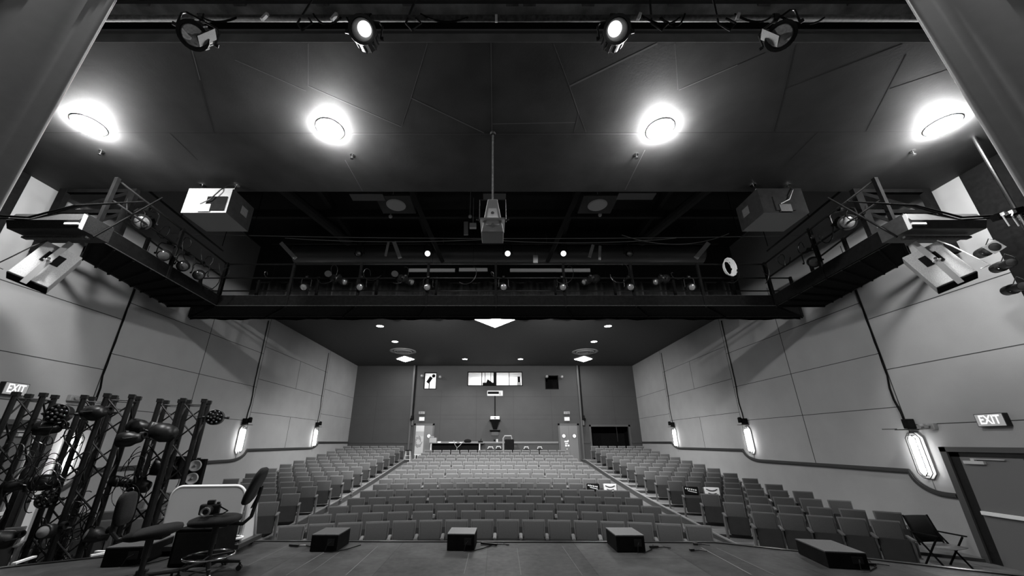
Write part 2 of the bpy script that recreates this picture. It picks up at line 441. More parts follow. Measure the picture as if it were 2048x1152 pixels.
# ------------------------------------------------------------------ theatre seats
def seat_meshes():
    R = {}
    tl = Matrix.Rotation(math.radians(-10), 3, 'X')     # leans back (top towards +y)
    bm = BM()                                            # padded back
    vs = box(bm, (0, .032, .612), (.392, .075, .428), rot=tl, top=(1.07, .75))
    bmesh.ops.bevel(bm, geom=bm.edges[:], offset=.018, segments=2, affect='EDGES', profile=.6)
    R['backrest'] = (bm, M_fab)
    bm = BM()
    box(bm, (0, .062, .618), (.435, .045, .455), rot=tl, top=(1.07, .9))
    bmesh.ops.bevel(bm, geom=bm.edges[:], offset=.008, segments=1, affect='EDGES')
    R['back_shell'] = (bm, M_rim)
    bm = BM()                                            # tipped-up seat
    tl2 = Matrix.Rotation(math.radians(-6), 3, 'X')
    box(bm, (0, -.105, .35), (.44, .11, .40), rot=tl2, top=(1.03, 1.0))
    bmesh.ops.bevel(bm, geom=bm.edges[:], offset=.014, segments=2, affect='EDGES')
    R['seat'] = (bm, M_seatb)
    for nm, sx in (('L', -1), ('R', 1)):
        bm = BM()
        x = sx * .262
        prism(bm, [(x - .02, -.02, 0), (x - .02, .12, 0), (x - .02, .12, .42), (x - .02, .04, .57), (x - .02, -.15, .56)], (.04, 0, 0))
        box2(bm, (x - .03, -.06, 0), (x + .03, .16, .02))
        R['leg' + nm] = (bm, M_stan)
        bm = BM()
        box(bm, (x, -.06, .575), (.066, .33, .036), rot=Matrix.Rotation(math.radians(4), 3, 'X'))
        bmesh.ops.bevel(bm, geom=bm.edges[:], offset=.01, segments=2, affect='EDGES')
        R['arm' + nm] = (bm, M_arm)
    out = {}
    for k, (bm, m) in R.items():
        bmesh.ops.recalc_face_normals(bm, faces=bm.faces[:])
        me = bpy.data.meshes.new('seat_' + k); bm.to_mesh(me); bm.free(); me.materials.append(m)
        for p in me.polygons: p.use_smooth = k in ('backrest',)
        out[k] = me
    return out
SM = seat_meshes()
seats = []      # (depth, x, y, z, rot, parts, label, key)
for k in range(15):
    r = RR[k]; n = 16 if k % 2 == 0 else 15
    half = 3.86 if k % 2 == 0 else 3.83
    if k > 5: half = 3.95
    amax = math.asin(half / r)
    for i in range(n):
        a = -amax + 2 * amax * i / (n - 1)
        x, y = (r - .1) * math.sin(a), CY + (r - .1) * math.cos(a)
        parts = ['backrest', 'back_shell', 'seat', 'legL', 'armL'] + (['legR', 'armR'] if i == n - 1 else [])
        lab = 'grey tip-up theatre seat, centre block, %s row from the stage, %s from its left end' % (ORD[k], ORD[i])
        seats.append([depth((x, y, zfloor(r))), x, y, zfloor(r), -a, parts, lab, ('C', k, i)])
for side, nn, x0s, x1s in (('right', 6, (6.05, 6.36), (8.68, 8.99)), ('left', 7, (5.80, 6.06), (9.0, 9.15))):
    s = 1 if side == 'right' else -1
    for k in range(15):
        r = 15.99 + 1.056 * k; f = min(1, k / 9.0)
        xa = x0s[0] + (x0s[1] - x0s[0]) * f; xb = x1s[0] + (x1s[1] - x1s[0]) * f
        if k == 0 and side == 'right': xb = 8.33
        a0, a1 = math.asin(xa / r), math.asin(xb / r)
        n = nn
        for i in range(n):
            if side == 'right' and k == 0 and i == 5: continue
            a = s * (a0 + (a1 - a0) * i / (nn - 1))
            x, y = (r - .1) * math.sin(a), CY + (r - .1) * math.cos(a)
            A, B = ('L', 'R') if s > 0 else ('R', 'L')
            last = i == n - 1 or (side == 'right' and k == 0 and i == 4)
            parts = ['backrest', 'back_shell', 'seat', 'leg' + A, 'arm' + A] + (['leg' + B, 'arm' + B] if last else [])
            lab = 'grey tip-up theatre seat, %s block, %s row from the stage, %s from the aisle' % (side, ORD[k], ORD[i])
            z = ztop(r) - SH
            seats.append([depth((x, y, z)), x, y, z, -a, parts, lab, (side[0].upper(), k, i)])
seats.sort(key=lambda q: q[0])
SEATPOS = {q[7]: q for q in seats}
PN = {'backrest': 'backrest', 'back_shell': 'back_shell', 'seat': 'seat', 'legL': 'leg', 'legR': 'leg', 'armL': 'armrest', 'armR': 'armrest'}
for q in seats[:300]:
    t = thing('theatre_seat', q[6], 'seat', (q[1], q[2], q[3]), q[4], 'tip-up theatre seats in curved rows')
    for p in q[5]:
        o = bpy.data.objects.new(PN[p], SM[p]); C.objects.link(o); o.parent = legp if p[:3] == 'arm' else t
        if p[:3] == 'leg': legp = o
bm = BM(); order = ['backrest', 'back_shell', 'seat', 'legL', 'armL', 'legR', 'armR']
smats = [M_fab, M_rim, M_seatb, M_stan, M_arm, M_stan, M_arm]
for q in seats[300:]:
    mt = Matrix.Translation((q[1], q[2], q[3])) @ Matrix.Rotation(q[4], 4, 'Z')
    for p in q[5]:
        nv = len(bm.verts); nf = len(bm.faces)
        bm.from_mesh(SM[p]); bm.verts.ensure_lookup_table(); bm.faces.ensure_lookup_table()
        bmesh.ops.transform(bm, matrix=mt, verts=bm.verts[nv:])
        bm.faces.ensure_lookup_table()
        for f in bm.faces[nf:]: f.material_index = order.index(p)
o = obj('theatre_seats', bm, smats)
tag(o, 'grey tip-up theatre seats filling the rearmost rows of all three blocks', 'seats', 'tip-up theatre seats in curved rows', 'stuff')

# printed covers pulled over four seat backs
def cover(key, label, dark, cl):
    q = SEATPOS[key]
    t = thing('seat_cover', label, 'seat cover', (q[1], q[2], q[3]), q[4], 'printed covers over seat backs')
    bm = BM(); tl = Matrix.Rotation(math.radians(-10), 3, 'X')
    box(bm, (0, .045, .735), (.40, .125, .225), rot=tl, top=(1.04, .85))
    obj('cloth', bm, M_black if dark else M_white, t, bevel=.02)
    bm = BM(); m = M_white if dark else M_black
    fr = tl
    def P(x, z): return Vector((0, .045, .735)) + fr @ Vector((x, -.066, z))
    if dark:
        for i in range(6): box(bm, P(-.15 + i * .055, .055 - .008 * i), (.035, .006, .035 + .01 * (i % 2)), rot=fr)
        box(bm, P(.02, -.03), (.25, .006, .02), rot=fr @ Matrix.Rotation(.2, 3, 'Y'))
    else:
        n = 10
        for i in range(n):
            u = -1 + 2 * (i + .5) / n
            box(bm, P(u * .15, -.04 + .05 * u * u + .05), (.035, .006, .022), rot=fr)
            if abs(u) < .8: box(bm, P(u * .14, -.075 + .04 * u * u), (.035, .006, .02), rot=fr)
    obj('print', bm, m, t)
cover(('C', 5, 13), 'dark printed cover with white script over a centre block seat back near the right aisle', True, 0)
cover(('C', 5, 14), 'white printed cover over the centre block seat back at the right aisle', False, 0)
cover(('R', 3, 0), 'black cover with white lettering over the right block aisle seat', True, 0)
cover(('R', 3, 1), 'white printed cover over a right block seat back beside the black covered one', False, 0)

# ------------------------------------------------------------------ lamps in the ceilings
for (px, py), lab in zip([(178, 250), (660, 258), (1320, 258), (1885, 250)],
        ['far left blazing downlight in the black apron ceiling', 'inner left blazing downlight in the black apron ceiling',
         'inner right blazing downlight in the black apron ceiling', 'far right blazing downlight in the black apron ceiling']):
    p = at(px, py, Z=6.75)
    t = thing('ceiling_downlight', lab, 'light', (p.x, p.y, 6.75), 0, 'apron ceiling downlights')
    bm = BM(); lathe(bm, [(.23, 0), (.25, -.008), (.23, -.012), (.21, -.012), (.20, 0)], n=24); obj('trim_ring', bm, M_lightgrey, t, smooth=True)
    bm = BM(); lathe(bm, [(.20, -.01), (.195, -.06), (.16, -.105), (.09, -.135), (.001, -.14)], n=24); obj('lamp', bm, M_bulb, t, smooth=True)
for (px, py), lab in zip([(760, 652), (790, 683), (930, 718), (1041, 718), (1188, 683), (1216, 652)],
        ['nearest left', 'second left', 'inner left', 'inner right', 'second right', 'nearest right']):
    p = at(px, py, Z=6.6)
    t = thing('ceiling_downlight', lab + ' round downlight in the dark rear ceiling', 'light', (p.x, p.y, 6.6), 0, 'rear ceiling downlights')
    bm = BM(); lathe(bm, [(.18, 0), (.20, -.01), (.18, -.015), (.16, -.015), (.16, 0)], n=20); obj('trim_ring', bm, M_lightgrey, t, smooth=True)
    bm = BM(); lathe(bm, [(.16, -.012), (.12, -.018), (.001, -.02)], n=20); obj('lamp', bm, M_rbulb, t, smooth=True)
    ld = bpy.data.lights.new('downlight', 'SPOT'); ld.energy = REAR_W; ld.spot_size = math.radians(128); ld.spot_blend = .75; ld.shadow_soft_size = .09
    lo = bpy.data.objects.new('downlight_lamp', ld); C.objects.link(lo); lo.parent = t; lo.location = (0, 0, -.04)
for pts, lab in [([(0, 14.0), (1.02, 15.36), (0, 16.69), (-1.02, 15.36)], 'large diamond-set light panel just behind the catwalk'),
                 ([(-5.83, 22.77), (-5.36, 23.75), (-6.2, 24.56), (-6.59, 23.61)], 'left diamond-set light panel in the rear ceiling'), ([(5.75, 22.77), (6.5, 23.61), (6.12, 24.56), (5.28, 23.75)], 'right diamond-set light panel in the rear ceiling')]:
    cx, cy = sum(p[0] for p in pts) / 4, sum(p[1] for p in pts) / 4
    t = thing('light_panel', lab, 'light', (cx, cy, 6.6), 0, 'diagonal ceiling light panels')
    L_ = [Vector((p[0] - cx, p[1] - cy, -.012)) for p in pts]
    bm = BM(); prism(bm, [v * .97 for v in L_], (0, 0, -.006)); obj('diffuser', bm, M_panel, t)
    for a_, b_ in zip(L_, L_[1:] + L_[:1]):
        bm = BM(); prism(bm, [a_ * 1.03, b_ * 1.03, b_ * .965, a_ * .965], (0, 0, -.012)); obj('frame', bm, M_seam, t)
for p, lab in ((at(806, 702, Z=6.6), 'round air diffuser left in the rear ceiling'), (at(1170, 703, Z=6.6), 'round air diffuser right in the rear ceiling')):
    t = thing('ceiling_vent', lab, 'vent', (p.x, p.y, 6.6), 0, 'round ceiling diffusers')
    bm = BM(); lathe(bm, [(.78, 0), (.80, -.03), (.66, -.05), (.62, 0)], n=36); obj('frame', bm, M_grey, t, smooth=True)
    for r in (.5, .34, .18):
        bm = BM(); lathe(bm, [(r + .06, -.01), (r + .05, -.07), (r, -.10), (r - .03, -.02)], n=32); obj('vane', bm, M_grey, t, smooth=True)
for p, lab in [(at(203, 302, Z=6.75), 'far left small sprinkler under the apron ceiling'), (at(705, 310, Z=6.75), 'inner left small sprinkler under the apron ceiling'),
               (at(1272, 309, Z=6.75), 'inner right small sprinkler under the apron ceiling'), (at(1825, 302, Z=6.75), 'far right small sprinkler under the apron ceiling')]:
    bm = BM(); cyl(bm, (p.x, p.y, 6.75), (p.x, p.y, 6.66), .012); cyl(bm, (p.x, p.y, 6.745), (p.x, p.y, 6.75), .045, 16); cyl(bm, (p.x, p.y, 6.655), (p.x, p.y, 6.665), .032, 12)
    tag(obj('sprinkler', bm, M_chrome), lab, 'sprinkler', 'ceiling sprinklers')

# ------------------------------------------------------------------ wall sconces
def sconce(s, y, z, lab, n_side):
    X = s * XW
    t = thing('wall_sconce', lab, 'wall light', (X, y, z), 0, 'wall sconces')
    def octo(w, h, d, n=1.0):
        c = w * .7
        return [(-s * d, a, b) for a, b in ((-w, -h + c), (-w, h - c), (-w + c * .8, h), (w - c * .8, h), (w, h - c), (w, -h + c), (w - c * .8, -h), (-w + c * .8, -h))]
    bm = BM(); prism(bm, octo(.16, .50, 0.001), (-s * .03, 0, 0)); obj('backplate', bm, M_wall, t)
    bm = BM(); tube(bm, octo(.055, .38, .11), .022, 8, closed=True); obj('tube', bm, M_tube, t, smooth=True)
    bm = BM(); tube(bm, octo(.10, .44, .15), .010, 5, closed=True); tube(bm, octo(.155, .49, .10), .009, 5, closed=True)
    for zz in (-.44, .44): cyl(bm, (-s * .02, 0, zz), (-s * .15, 0, zz), .008, 6)
    obj('guard', bm, M_blackm, t)
    bm = BM(); cyl(bm, (-s * .01, 0, -.5), (-s * .01, 0, -.72), .008, 6); obj('conduit', bm, M_grey, t)
SC = [(21.05, 1.60), (14.95, 1.44), (9.05, 1.07)]
for s, nm in ((-1, 'left'), (1, 'right')):
    for (y, z), w in zip(SC, ('farthest', 'middle', 'nearest')):
        sconce(s, y, z, '%s glowing caged tube sconce on the %s side wall' % (w, nm), 0)
        # small loudspeaker / lamp head on a shelf over the sconce
        t = thing('bracket_light', 'black lamp box on a bracket above the %s %s wall sconce' % (w, nm), 'light fixture', (s * XW, y + .02, z + .58), 0, 'lamp boxes over the sconces')
        bm = BM(); box2(bm, (-s * .0, -.15, -.02), (-s * .30, .12, .0)); obj('shelf', bm, M_blackm, t)
        bm = BM(); box(bm, (-s * .10, -.06, .12), (.17, .14, .22)); obj('box', bm, M_black, t, bevel=.01)
        if w != 'nearest':
            bm = BM(); cyl(bm, (-s * .23, .0, .07), (-s * .23, .0, .24), .075, 14); sph(bm, (-s * .23, 0, .24), .075, (1, 1, .6)); obj('head', bm, M_black, t, smooth=False)
        else:
            bm = BM(); cyl(bm, (-s * .25, .1, .01), (-s * .42, .3, .01), .014, 6); obj('lever', bm, M_blackg, t)
        bm = BM(); r = random.Random(int(y * 10))
        for k in range(2):
            pts = [(s * (XW - .02), y + .10 + .024 * k + (.05 if i in (2, 3) else 0) + r.uniform(-.008, .008), z + .68 + i * ((5.35 if w == 'nearest' else 6.4) - z - .68) / 12) for i in range(13)]
            tube(bm, pts, .011, 5)
        tag(obj('cable', bm, M_black), 'black cable climbing from the %s lamp box up the %s wall' % (w, nm), 'cable', 'wall cables')

# emergency lights and exit signs on the side walls
def exit_sign(s, pa, pb, nm):
    a, b = at(*pa, X=s * 9.9), at(*pb, X=s * 9.9)
    c = (a + b) / 2; L = abs(a.y - b.y)
    t = thing('exit_sign', 'illuminated EXIT sign on the %s side wall' % nm, 'exit sign', (s * XW, c.y, c.z), 0, 'exit signs')
    bm = BM(); box(bm, (-s * .055, 0, 0), (.11, L + .03, .25)); obj('housing', bm, M_blackm, t, bevel=.005)
    bm = BM(); box(bm, (-s * .112, 0, 0), (.006, L, .225)); obj('face', bm, M_sign, t)
    rz = -PI / 2 if s > 0 else PI / 2
    text('lettering', 'EXIT', .235, M_signl, t, (-s * .117, 0, 0), (PI / 2, 0, rz), .002, sx=min(1.0, L / .62) if L < .62 else 1)
exit_sign(1, (1954, 841), (2009, 839), 'right')
exit_sign(-1, (7, 777), (54, 779), 'left')
def emergency(loc, rz, lab, sc=1.0):
    t = thing('emergency_light', lab, 'emergency light', loc, rz, 'emergency lights'); t.scale = (sc, sc, sc)
    bm = BM(); box(bm, (0, -.05, 0), (.32, .10, .14)); obj('housing', bm, M_grey, t, bevel=.012)
    for x in (-.055, .055):
        bm = BM(); cyl(bm, (x, -.10, .02), (x * 1.3, -.17, .0), .042, 14); obj('lamp_head', bm, M_grey, t)
emergency(at(1860, 853, X=XW), -PI / 2, 'twin-headed emergency light beside the right EXIT sign')
emergency(at(148, 797, X=-XW), PI / 2, 'twin-headed emergency light above the trusses on the left wall')
emergency(at(844, 826, Y=YB), 0, 'emergency light above the open rear left door', 1.3)
emergency(at(1133, 826, Y=YB), 0, 'emergency light above the rear right door', 1.3)
for px, lab in ((844, 'pale lit sign above the open rear left door'), (1133.5, 'pale lit sign above the closed rear right door')):
    p = at(px, 838, Y=YB); t = thing('door_sign', lab, 'sign', p, 0, 'signs over the rear doors')
    bm = BM(); box(bm, (0, -.05, 0), (.36, .1, .25)); obj('housing', bm, M_lightgrey, t)
    bm = BM(); box(bm, (0, -.103, 0), (.33, .006, .22)); obj('face', bm, M_port, t)

# ------------------------------------------------------------------ side exit doors (structure)
def sidedoor(s, n):
    X = s * XW
    bm = BM()
    z1 = 1.26 if s > 0 else 1.80
    y0 = 8.62
    box2(bm, (X, y0 - .12, -1), (X - s * .07, y0, z1)); box2(bm, (X, 6.3, z1 - .10), (X - s * .07, y0, z1))
    box2(bm, (X, y0 - .30, -1), (X - s * .03, y0 - .12, z1 - .1), mi=1); box2(bm, (X, 6.3, z1 - .2), (X - s * .03, y0, z1 - .1), mi=1)
    fr = struct('door_%d' % n, bm, [M_doorf, M_blackm], label='dark steel exit door frame in the side wall')
    for i, (ya, yb) in enumerate(((y0 - .30, y0 - 1.30), (y0 - 1.31, 6.31))):
        bm = BM(); box2(bm, (X - s * .0, ya - .005, -.99), (X - s * .045, yb + .005, z1 - .2)); lf = obj('leaf', bm, M_door, fr)
        bm = BM(); zc = at(1953, 1024, X=9.93).z
        box2(bm, (X - s * .05, ya - .03, zc - .035), (X - s * .11, yb + .03, zc + .035)); obj('panic_bar', bm, M_white, lf, bevel=.008)
        bm = BM(); box2(bm, (X - s * .05, ya - .08, z1 - .33), (X - s * .10, ya - .42, z1 - .27)); box2(bm, (X - s * .07, ya - .25, z1 - .24), (X - s * .09, ya - .75, z1 - .225)); box2(bm, (X - s * .04, ya - .22, z1 - .27), (X - s * .1, ya - .28, z1 - .22)); obj('closer', bm, M_lightgrey, lf)
sidedoor(1, 1); sidedoor(-1, 2)
bm = BM()
box2(bm, (-XW, 8.63, -1), (-XW + .05, 8.78, 1.8)); box2(bm, (-XW, 8.2, -1), (-XW + .09, 8.26, 1.7))
struct('trim_5', bm, M_white, label='pale casing beside the left exit door')

# ------------------------------------------------------------------ rear wall doors, windows, rooms
def room(x0, x1, y0, y1, z0, z1, name, lamp, v=M_white):
    bm = BM()
    box2(bm, (x0 - .1, y1, z0), (x1 + .1, y1 + .1, z1)); box2(bm, (x0 - .1, y0, z0), (x0, y1, z1)); box2(bm, (x1, y0, z0), (x1 + .1, y1, z1))
    box2(bm, (x0, y0, z0 - .1), (x1, y1, z0)); box2(bm, (x0, y0, z1), (x1, y1, z1 + .1))
    struct(name, bm, v)
    if lamp:
        m = mat('room lamp %.1f' % lamp, 1, emit=lamp)
        t = thing('room_light', 'lit ceiling panel inside the %s' % name.replace('wall_', '').replace('_', ' '), 'light', ((x0 + x1) / 2, (y0 + y1) / 2, z1))
        bm = BM(); box(bm, (0, 0, -.03), ((x1 - x0) * .7, (y1 - y0) * .5, .04)); obj('diffuser', bm, m, t)
        bm = BM(); box(bm, (0, 0, -.005), ((x1 - x0) * .74, (y1 - y0) * .56, .01)); obj('frame', bm, M_grey, t)
room(-2.3, 2.3, YB + .25, YB + 3, 4.5, 6.6, 'wall_control_booth', 5.0)
room(-5.6, -3.6, YB + .25, YB + 3, 4.3, 6.6, 'wall_spotlight_booth', 8.0)
room(-6.6, -3.4, YB + .25, YB + 3.5, -.2, 3.4, 'wall_lobby', 4.5)
room(3.3, 4.9, YB + .25, YB + 2, 4.4, 6.5, 'wall_dark_booth', 0, M_black)
room(6.3, 9.5, YB + .25, YB + 2, 0, 2.7, 'wall_sound_booth', 0, M_black)
def window(n, x0, x1, z0, z1, mull, lab, m=M_black, fw=.05):
    bm = BM()
    for a, b in (((x0, z0), (x1, z0 + fw)), ((x0, z1 - fw), (x1, z1)), ((x0, z0), (x0 + fw, z1)), ((x1 - fw, z0), (x1, z1))):
        box2(bm, (a[0], YB - .02, a[1]), (b[0], YB + .12, b[1]))
    for x, w in mull: box2(bm, (x - w / 2, YB, z0), (x + w / 2, YB + .1, z1))
    return struct('window_%d' % n, bm, m, label=lab)
window(1, -1.98, 1.98, 5.15, 6.17, [(0, .22), (-.95, .05), (-.72, .04), (1.02, .04), (-.3, .03)], 'long lit control booth window in the rear wall')
window(2, -5.10, -4.20, 4.92, 6.12, [], 'small lit window left of the control booth')
window(3, -.56, .56, 4.45, 4.83, [], 'low projection port under the control booth window', M_lightgrey, .04)
window(4, 3.60, 4.55, 4.92, 5.9, [], 'small dark window right of the control booth')
window(5, 6.48, 9.3, 0.1, 2.5, [], 'wide dark sound booth opening at the rear right', M_doorf, .12)
t = thing('mixing_console', 'dark desk seen through the control booth window', 'desk', (-.45, YB + .6, 5.15)); t['label'] = 'dark angular equipment standing in the control booth window'
bm = BM(); box2(bm, (-.45, -.2, 0), (.35, .3, .3)); prism(bm, [(-.2, 0, .3), (.3, 0, .3), (.1, 0, .45), (-.1, 0, .58)], (0, .2, 0)); obj('body', bm, M_black, t)
t = thing('port_baffle', 'dark board behind the top of the projection port', 'board', (0, YB + .4, 4.7))
bm = BM(); box(bm, (-.12, 0, .02), (.8, .05, .16)); obj('board', bm, M_black, t)
bm = BM(); box(bm, (.36, -.02, -.04), (.14, .08, .2)); obj('box', bm, M_lightgrey, t)
t = thing('wall_phone', 'black box on the right side of the control booth', 'box', (1.75, YB + .5, 5.7))
bm = BM(); box(bm, (0, 0, 0), (.18, .1, .4)); obj('body', bm, M_black, t); bm = BM(); box(bm, (0, 0, -.35), (.25, .2, .25)); obj('base', bm, M_grey, t)
t = thing('follow_spot', 'black spotlight silhouetted in the small lit rear window', 'spotlight', (-4.78, YB + .4, 4.7))
bm = BM(); cyl(bm, (0, 0, -.2), (0, 0, .75), .03); obj('stand', bm, M_black, t)
bm = BM(); cyl(bm, (-.12, 0, .75), (.14, -.1, 1.12), .12, 14); obj('barrel', bm, M_black, t)
for px, py, lab in [(844, 752, 'small round lamp at the left of the small lit window'), (867.5, 752, 'dark round lamp over the right edge of the small lit window'), (880.5, 754, 'pale round ball right of the small lit window'),
                    (1093.5, 753, 'small round lamp at the left of the dark rear window'), (1123.5, 754, 'small round lamp right of the dark rear window')]:
    p = at(px, py, Y=YB - .2); bm = BM()
    lathe(bm, [(.001, -.16), (.06, -.15), (.11, -.06), (.12, 0), (.001, 0)], Matrix.Translation(p) @ Matrix.Rotation(-PI / 2, 4, 'X'), n=16)
    cyl(bm, p, p + Vector((0, .2, .0)), .03); tag(obj('wall_lamp', bm, [M_black if 'dark' in lab and 'dark rear' not in lab else M_grey]), lab, 'lamp', 'small lamps by the rear windows')
# rear doors
def reardoor(n, x0, x1, openl):
    bm = BM()
    z1 = 2.46
    for a, b in (((x0 - .12, -.1), (x0, z1 + .12)), ((x1, -.1), (x1 + .12, z1 + .12)), ((x0 - .12, z1), (x1 + .12, z1 + .12))): box2(bm, (a[0], YB - .05, a[1]), (b[0], YB + .1, b[1]))
    fr = struct('door_%d' % n, bm, M_doorf, label='rear double door frame')
    xm = (x0 + x1) / 2
    for i, (a, b) in enumerate(((x0, xm), (xm, x1))):
        if openl and i == 0: continue
        bm = BM(); box2(bm, (a + .005, YB - .03, -.1), (b - .005, YB + .03, z1)); lf = obj('leaf', bm, M_door, fr)
        c = (a + b) / 2 + (.06 if i else -.06); bm = BM(); cyl(bm, (c, YB - .034, 1.77), (c, YB + .02, 1.77), .12, 20); obj('porthole', bm, M_port, lf)
        bm = BM(); lathe(bm, [(.12, 0), (.15, 0), (.15, -.02), (.12, -.02)], Matrix.Translation((c, YB - .055, 1.77)) @ Matrix.Rotation(-PI / 2, 4, 'X'), n=20); obj('porthole_ring', bm, M_doorf, lf)
    if not openl:
        bm = BM()
        for px, py, w, h in ((1132, 883, .22, .09), (1136, 882, .08, .12), (1133, 887, .2, .05), (1132, 891, .12, .12), (1137, 891, .12, .1), (1134, 898, .05, .05)):
            p = at(px, py, Y=YB); box(bm, (p.x, YB - .034, p.z), (w, .006, h))
        obj('notice', bm, M_white, fr)
    return fr
reardoor(3, -5.45, -4.28, True); reardoor(4, 4.45, 5.65, False)
t = thing('mural', 'framed abstract swirling picture on the lobby wall behind open door', 'picture', (-5.90, YB + 3.4, 1.2))
bm = BM(); box(bm, (0, 0, .1), (1.2, .04, 1.7)); obj('canvas', bm, M_lightgrey, t)
bm = BM()
for i in range(7):
    a = i * .8; tube(bm, [(.5 * math.cos(a + u) * (.3 + u * .2), -.03, .2 + .7 * math.sin(a + u) * (.3 + u * .2)) for u in [j * .3 for j in range(6)]], .03, 5)
obj('swirl', bm, M_grey, t)
t = thing('lobby_radiator', 'dark slotted grille low on the lobby wall behind the open door', 'grille', (-5.85, YB + 3.2, 0))
bm = BM()
for i in range(5): box(bm, (-.5 + i * .22, 0, .25), (.12, .06, .4))
obj('slats', bm, M_black, t); bm = BM(); box(bm, (-.06, .05, .25), (1.3, .04, .55)); obj('back_panel', bm, M_white, t)
# conduits beside the doors
for s, x, nm in ((-1, -5.78, 'left'), (1, 5.98, 'right')):
    t = thing('conduit_riser', 'dark vertical cable riser beside the rear %s door' % nm, 'cable riser', (x, YB - .06, 0), 0, 'cable risers')
    bm = BM(); box2(bm, (-.10, -.10, 0), (.02, 0, 6.6)); obj('duct', bm, M_doorf, t)
    bm = BM(); cyl(bm, (.1, -.06, 3.0), (.1, -.06, 6.6), .05, 8); obj('pipe', bm, M_black, t)
    t = thing('bracket_light', 'black lamp on the riser beside the rear %s door' % nm, 'light fixture', (x + .1, YB - .1, 2.95), 0, 'lamps beside the rear doors')
    bm = BM(); box(bm, (0, -.12, 0), (.16, .2, .3)); obj('box', bm, M_black, t); bm = BM(); cyl(bm, (0, -.2, -.05), (.0, -.4, -.12), .10, 12); obj('head', bm, M_black, t)
    bm = BM(); cyl(bm, (0, -.1, -.5), (0, -.1, -.15), .09, 10, r2=.12); obj('drum', bm, M_doorf, t)
# projector shelf column
t = thing('projector', 'white projector on the small shelf high on the rear wall', 'projector', (0.0, YB, 2.93))
bm = BM(); box(bm, (0, -.28, .0), (.62, .45, .20)); obj('body', bm, M_white, t, bevel=.02)
bm = BM(); cyl(bm, (0, -.5, 0), (0, -.54, 0), .065, 16); obj('lens', bm, M_blackg, t)
t = thing('wall_shelf', 'black bracket shelf under the projector on the rear wall', 'shelf', (0, YB, 2.8), 0, 'projector shelves')
bm = BM(); box2(bm, (-.38, -.55, -.03), (.38, 0, 0)); obj('board', bm, M_black, t)
bm = BM(); prism(bm, [(-.3, -.45, -.03), (.3, -.45, -.03), (.13, -.05, -.6), (-.13, -.05, -.6)], (0, .04, 0)); obj('bracket', bm, M_black, t)
t = thing('wall_shelf', 'smaller lower black shelf beneath the projector shelf', 'shelf', (0, YB, 2.15), 0, 'projector shelves')
bm = BM(); box2(bm, (-.36, -.4, -.04), (.36, 0, 0)); obj('board', bm, M_black, t)
bm = BM(); box2(bm, (-.25, -.06, -.35), (.25, -.02, -.04)); obj('bracket', bm, M_blackm, t)
t = thing('cable_tray', 'dark vertical cable cover from the projection port to the projector', 'cable cover', (0, YB, 3.03))
bm = BM(); box2(bm, (-.035, -.05, 0), (.035, 0, 1.42)); obj('cover', bm, M_black, t)
bm = BM(); box(bm, (.14, YB - .03, 1.47), (.12, .06, .2)); tag(obj('wall_box', bm, M_lightgrey), 'pale socket box on rear wall below the shelves', 'box')
bm = BM(); box(bm, (-.04, YB - .03, 1.47), (.1, .06, .12)); tag(obj('wall_socket', bm, M_black), 'black socket beside the pale box below the shelves', 'socket')

# counter behind the last row
t = thing('counter', 'long dark work counter against the rear wall left of centre', 'counter', (0, 25.2, zfloor(30.5)))
zc = at(900, 885.5, Y=25.0).z - zfloor(30.5)
bm = BM(); box2(bm, (-4.25, -.35, zc - .04), (-.72, .6, zc)); obj('worktop', bm, M_seam, t)
bm = BM(); box2(bm, (-4.2, .1, .0), (-1.0, .14, zc - .04)); obj('modesty_panel', bm, M_black, t)
for x in (-4.15, -1.0):
    bm = BM(); box2(bm, (x - .04, -.3, 0), (x + .04, -.22, zc - .04)); obj('leg', bm, M_lightgrey, t)
zt = zfloor(30.5) + zc
def small(name, lab, cat, x, y, z, build, m, group=None, bevel=0):
    bm = BM(); build(bm); o = obj(name, bm, m, loc=(x, y, z), bevel=bevel); tag(o, lab, cat, group); return o
small('carton', 'pale open carton at the left end of the rear counter', 'box', -4.05, 25.1, zt, lambda b: (box(b, (0, 0, .16), (.45, .35, .3)), box(b, (-.1, -.1, .36), (.3, .1, .04), rot=Matrix.Rotation(.5, 3, 'X'))), M_grey)
small('ring_roll', 'pale round roll beside the carton on the counter', 'roll', -3.65, 25.0, zt, lambda b: lathe(b, [(.05, 0), (.12, 0), (.12, .08), (.05, .08), (.05, 0)]), M_white)
small('paper_stack', 'thin white papers lying on the middle of the counter', 'papers', -2.75, 25.0, zt, lambda b: box(b, (0, 0, .02), (.5, .25, .04)), M_white)
small('paper_stack', 'smaller white papers right of the longer stack', 'papers', -2.2, 25.0, zt, lambda b: box(b, (0, 0, .02), (.2, .2, .04)), M_white)
small('bag', 'dark slumped bag on the counter right of the papers', 'bag', -1.8, 25.15, zt, lambda b: sph(b, (0, 0, .1), .25, (1, .6, .5)), M_black)
small('microphone_base', 'small dark device at the right end of the counter', 'device', -.95, 25.1, zt, lambda b: (box(b, (0, 0, .06), (.3, .2, .1)), cyl(b, (0, 0, .1), (.05, 0, .25), .02)), M_black)
p = at(913, 903, Y=24.6)
bm = BM()
for pts in (([0, 0, -.25], [0.02, 0, .22], [-.12, 0, .42], [-.2, 0, .66]), ([.02, 0, .22], [.2, 0, .36], [.42, 0, .62])): tube(bm, [Vector(q) + Vector((p.x, 24.6, p.z)) for q in pts], .018, 6)
tag(obj('twig_stand', bm, M_grey), 'pale forked twig-like stand in front of the counter', 'stand')
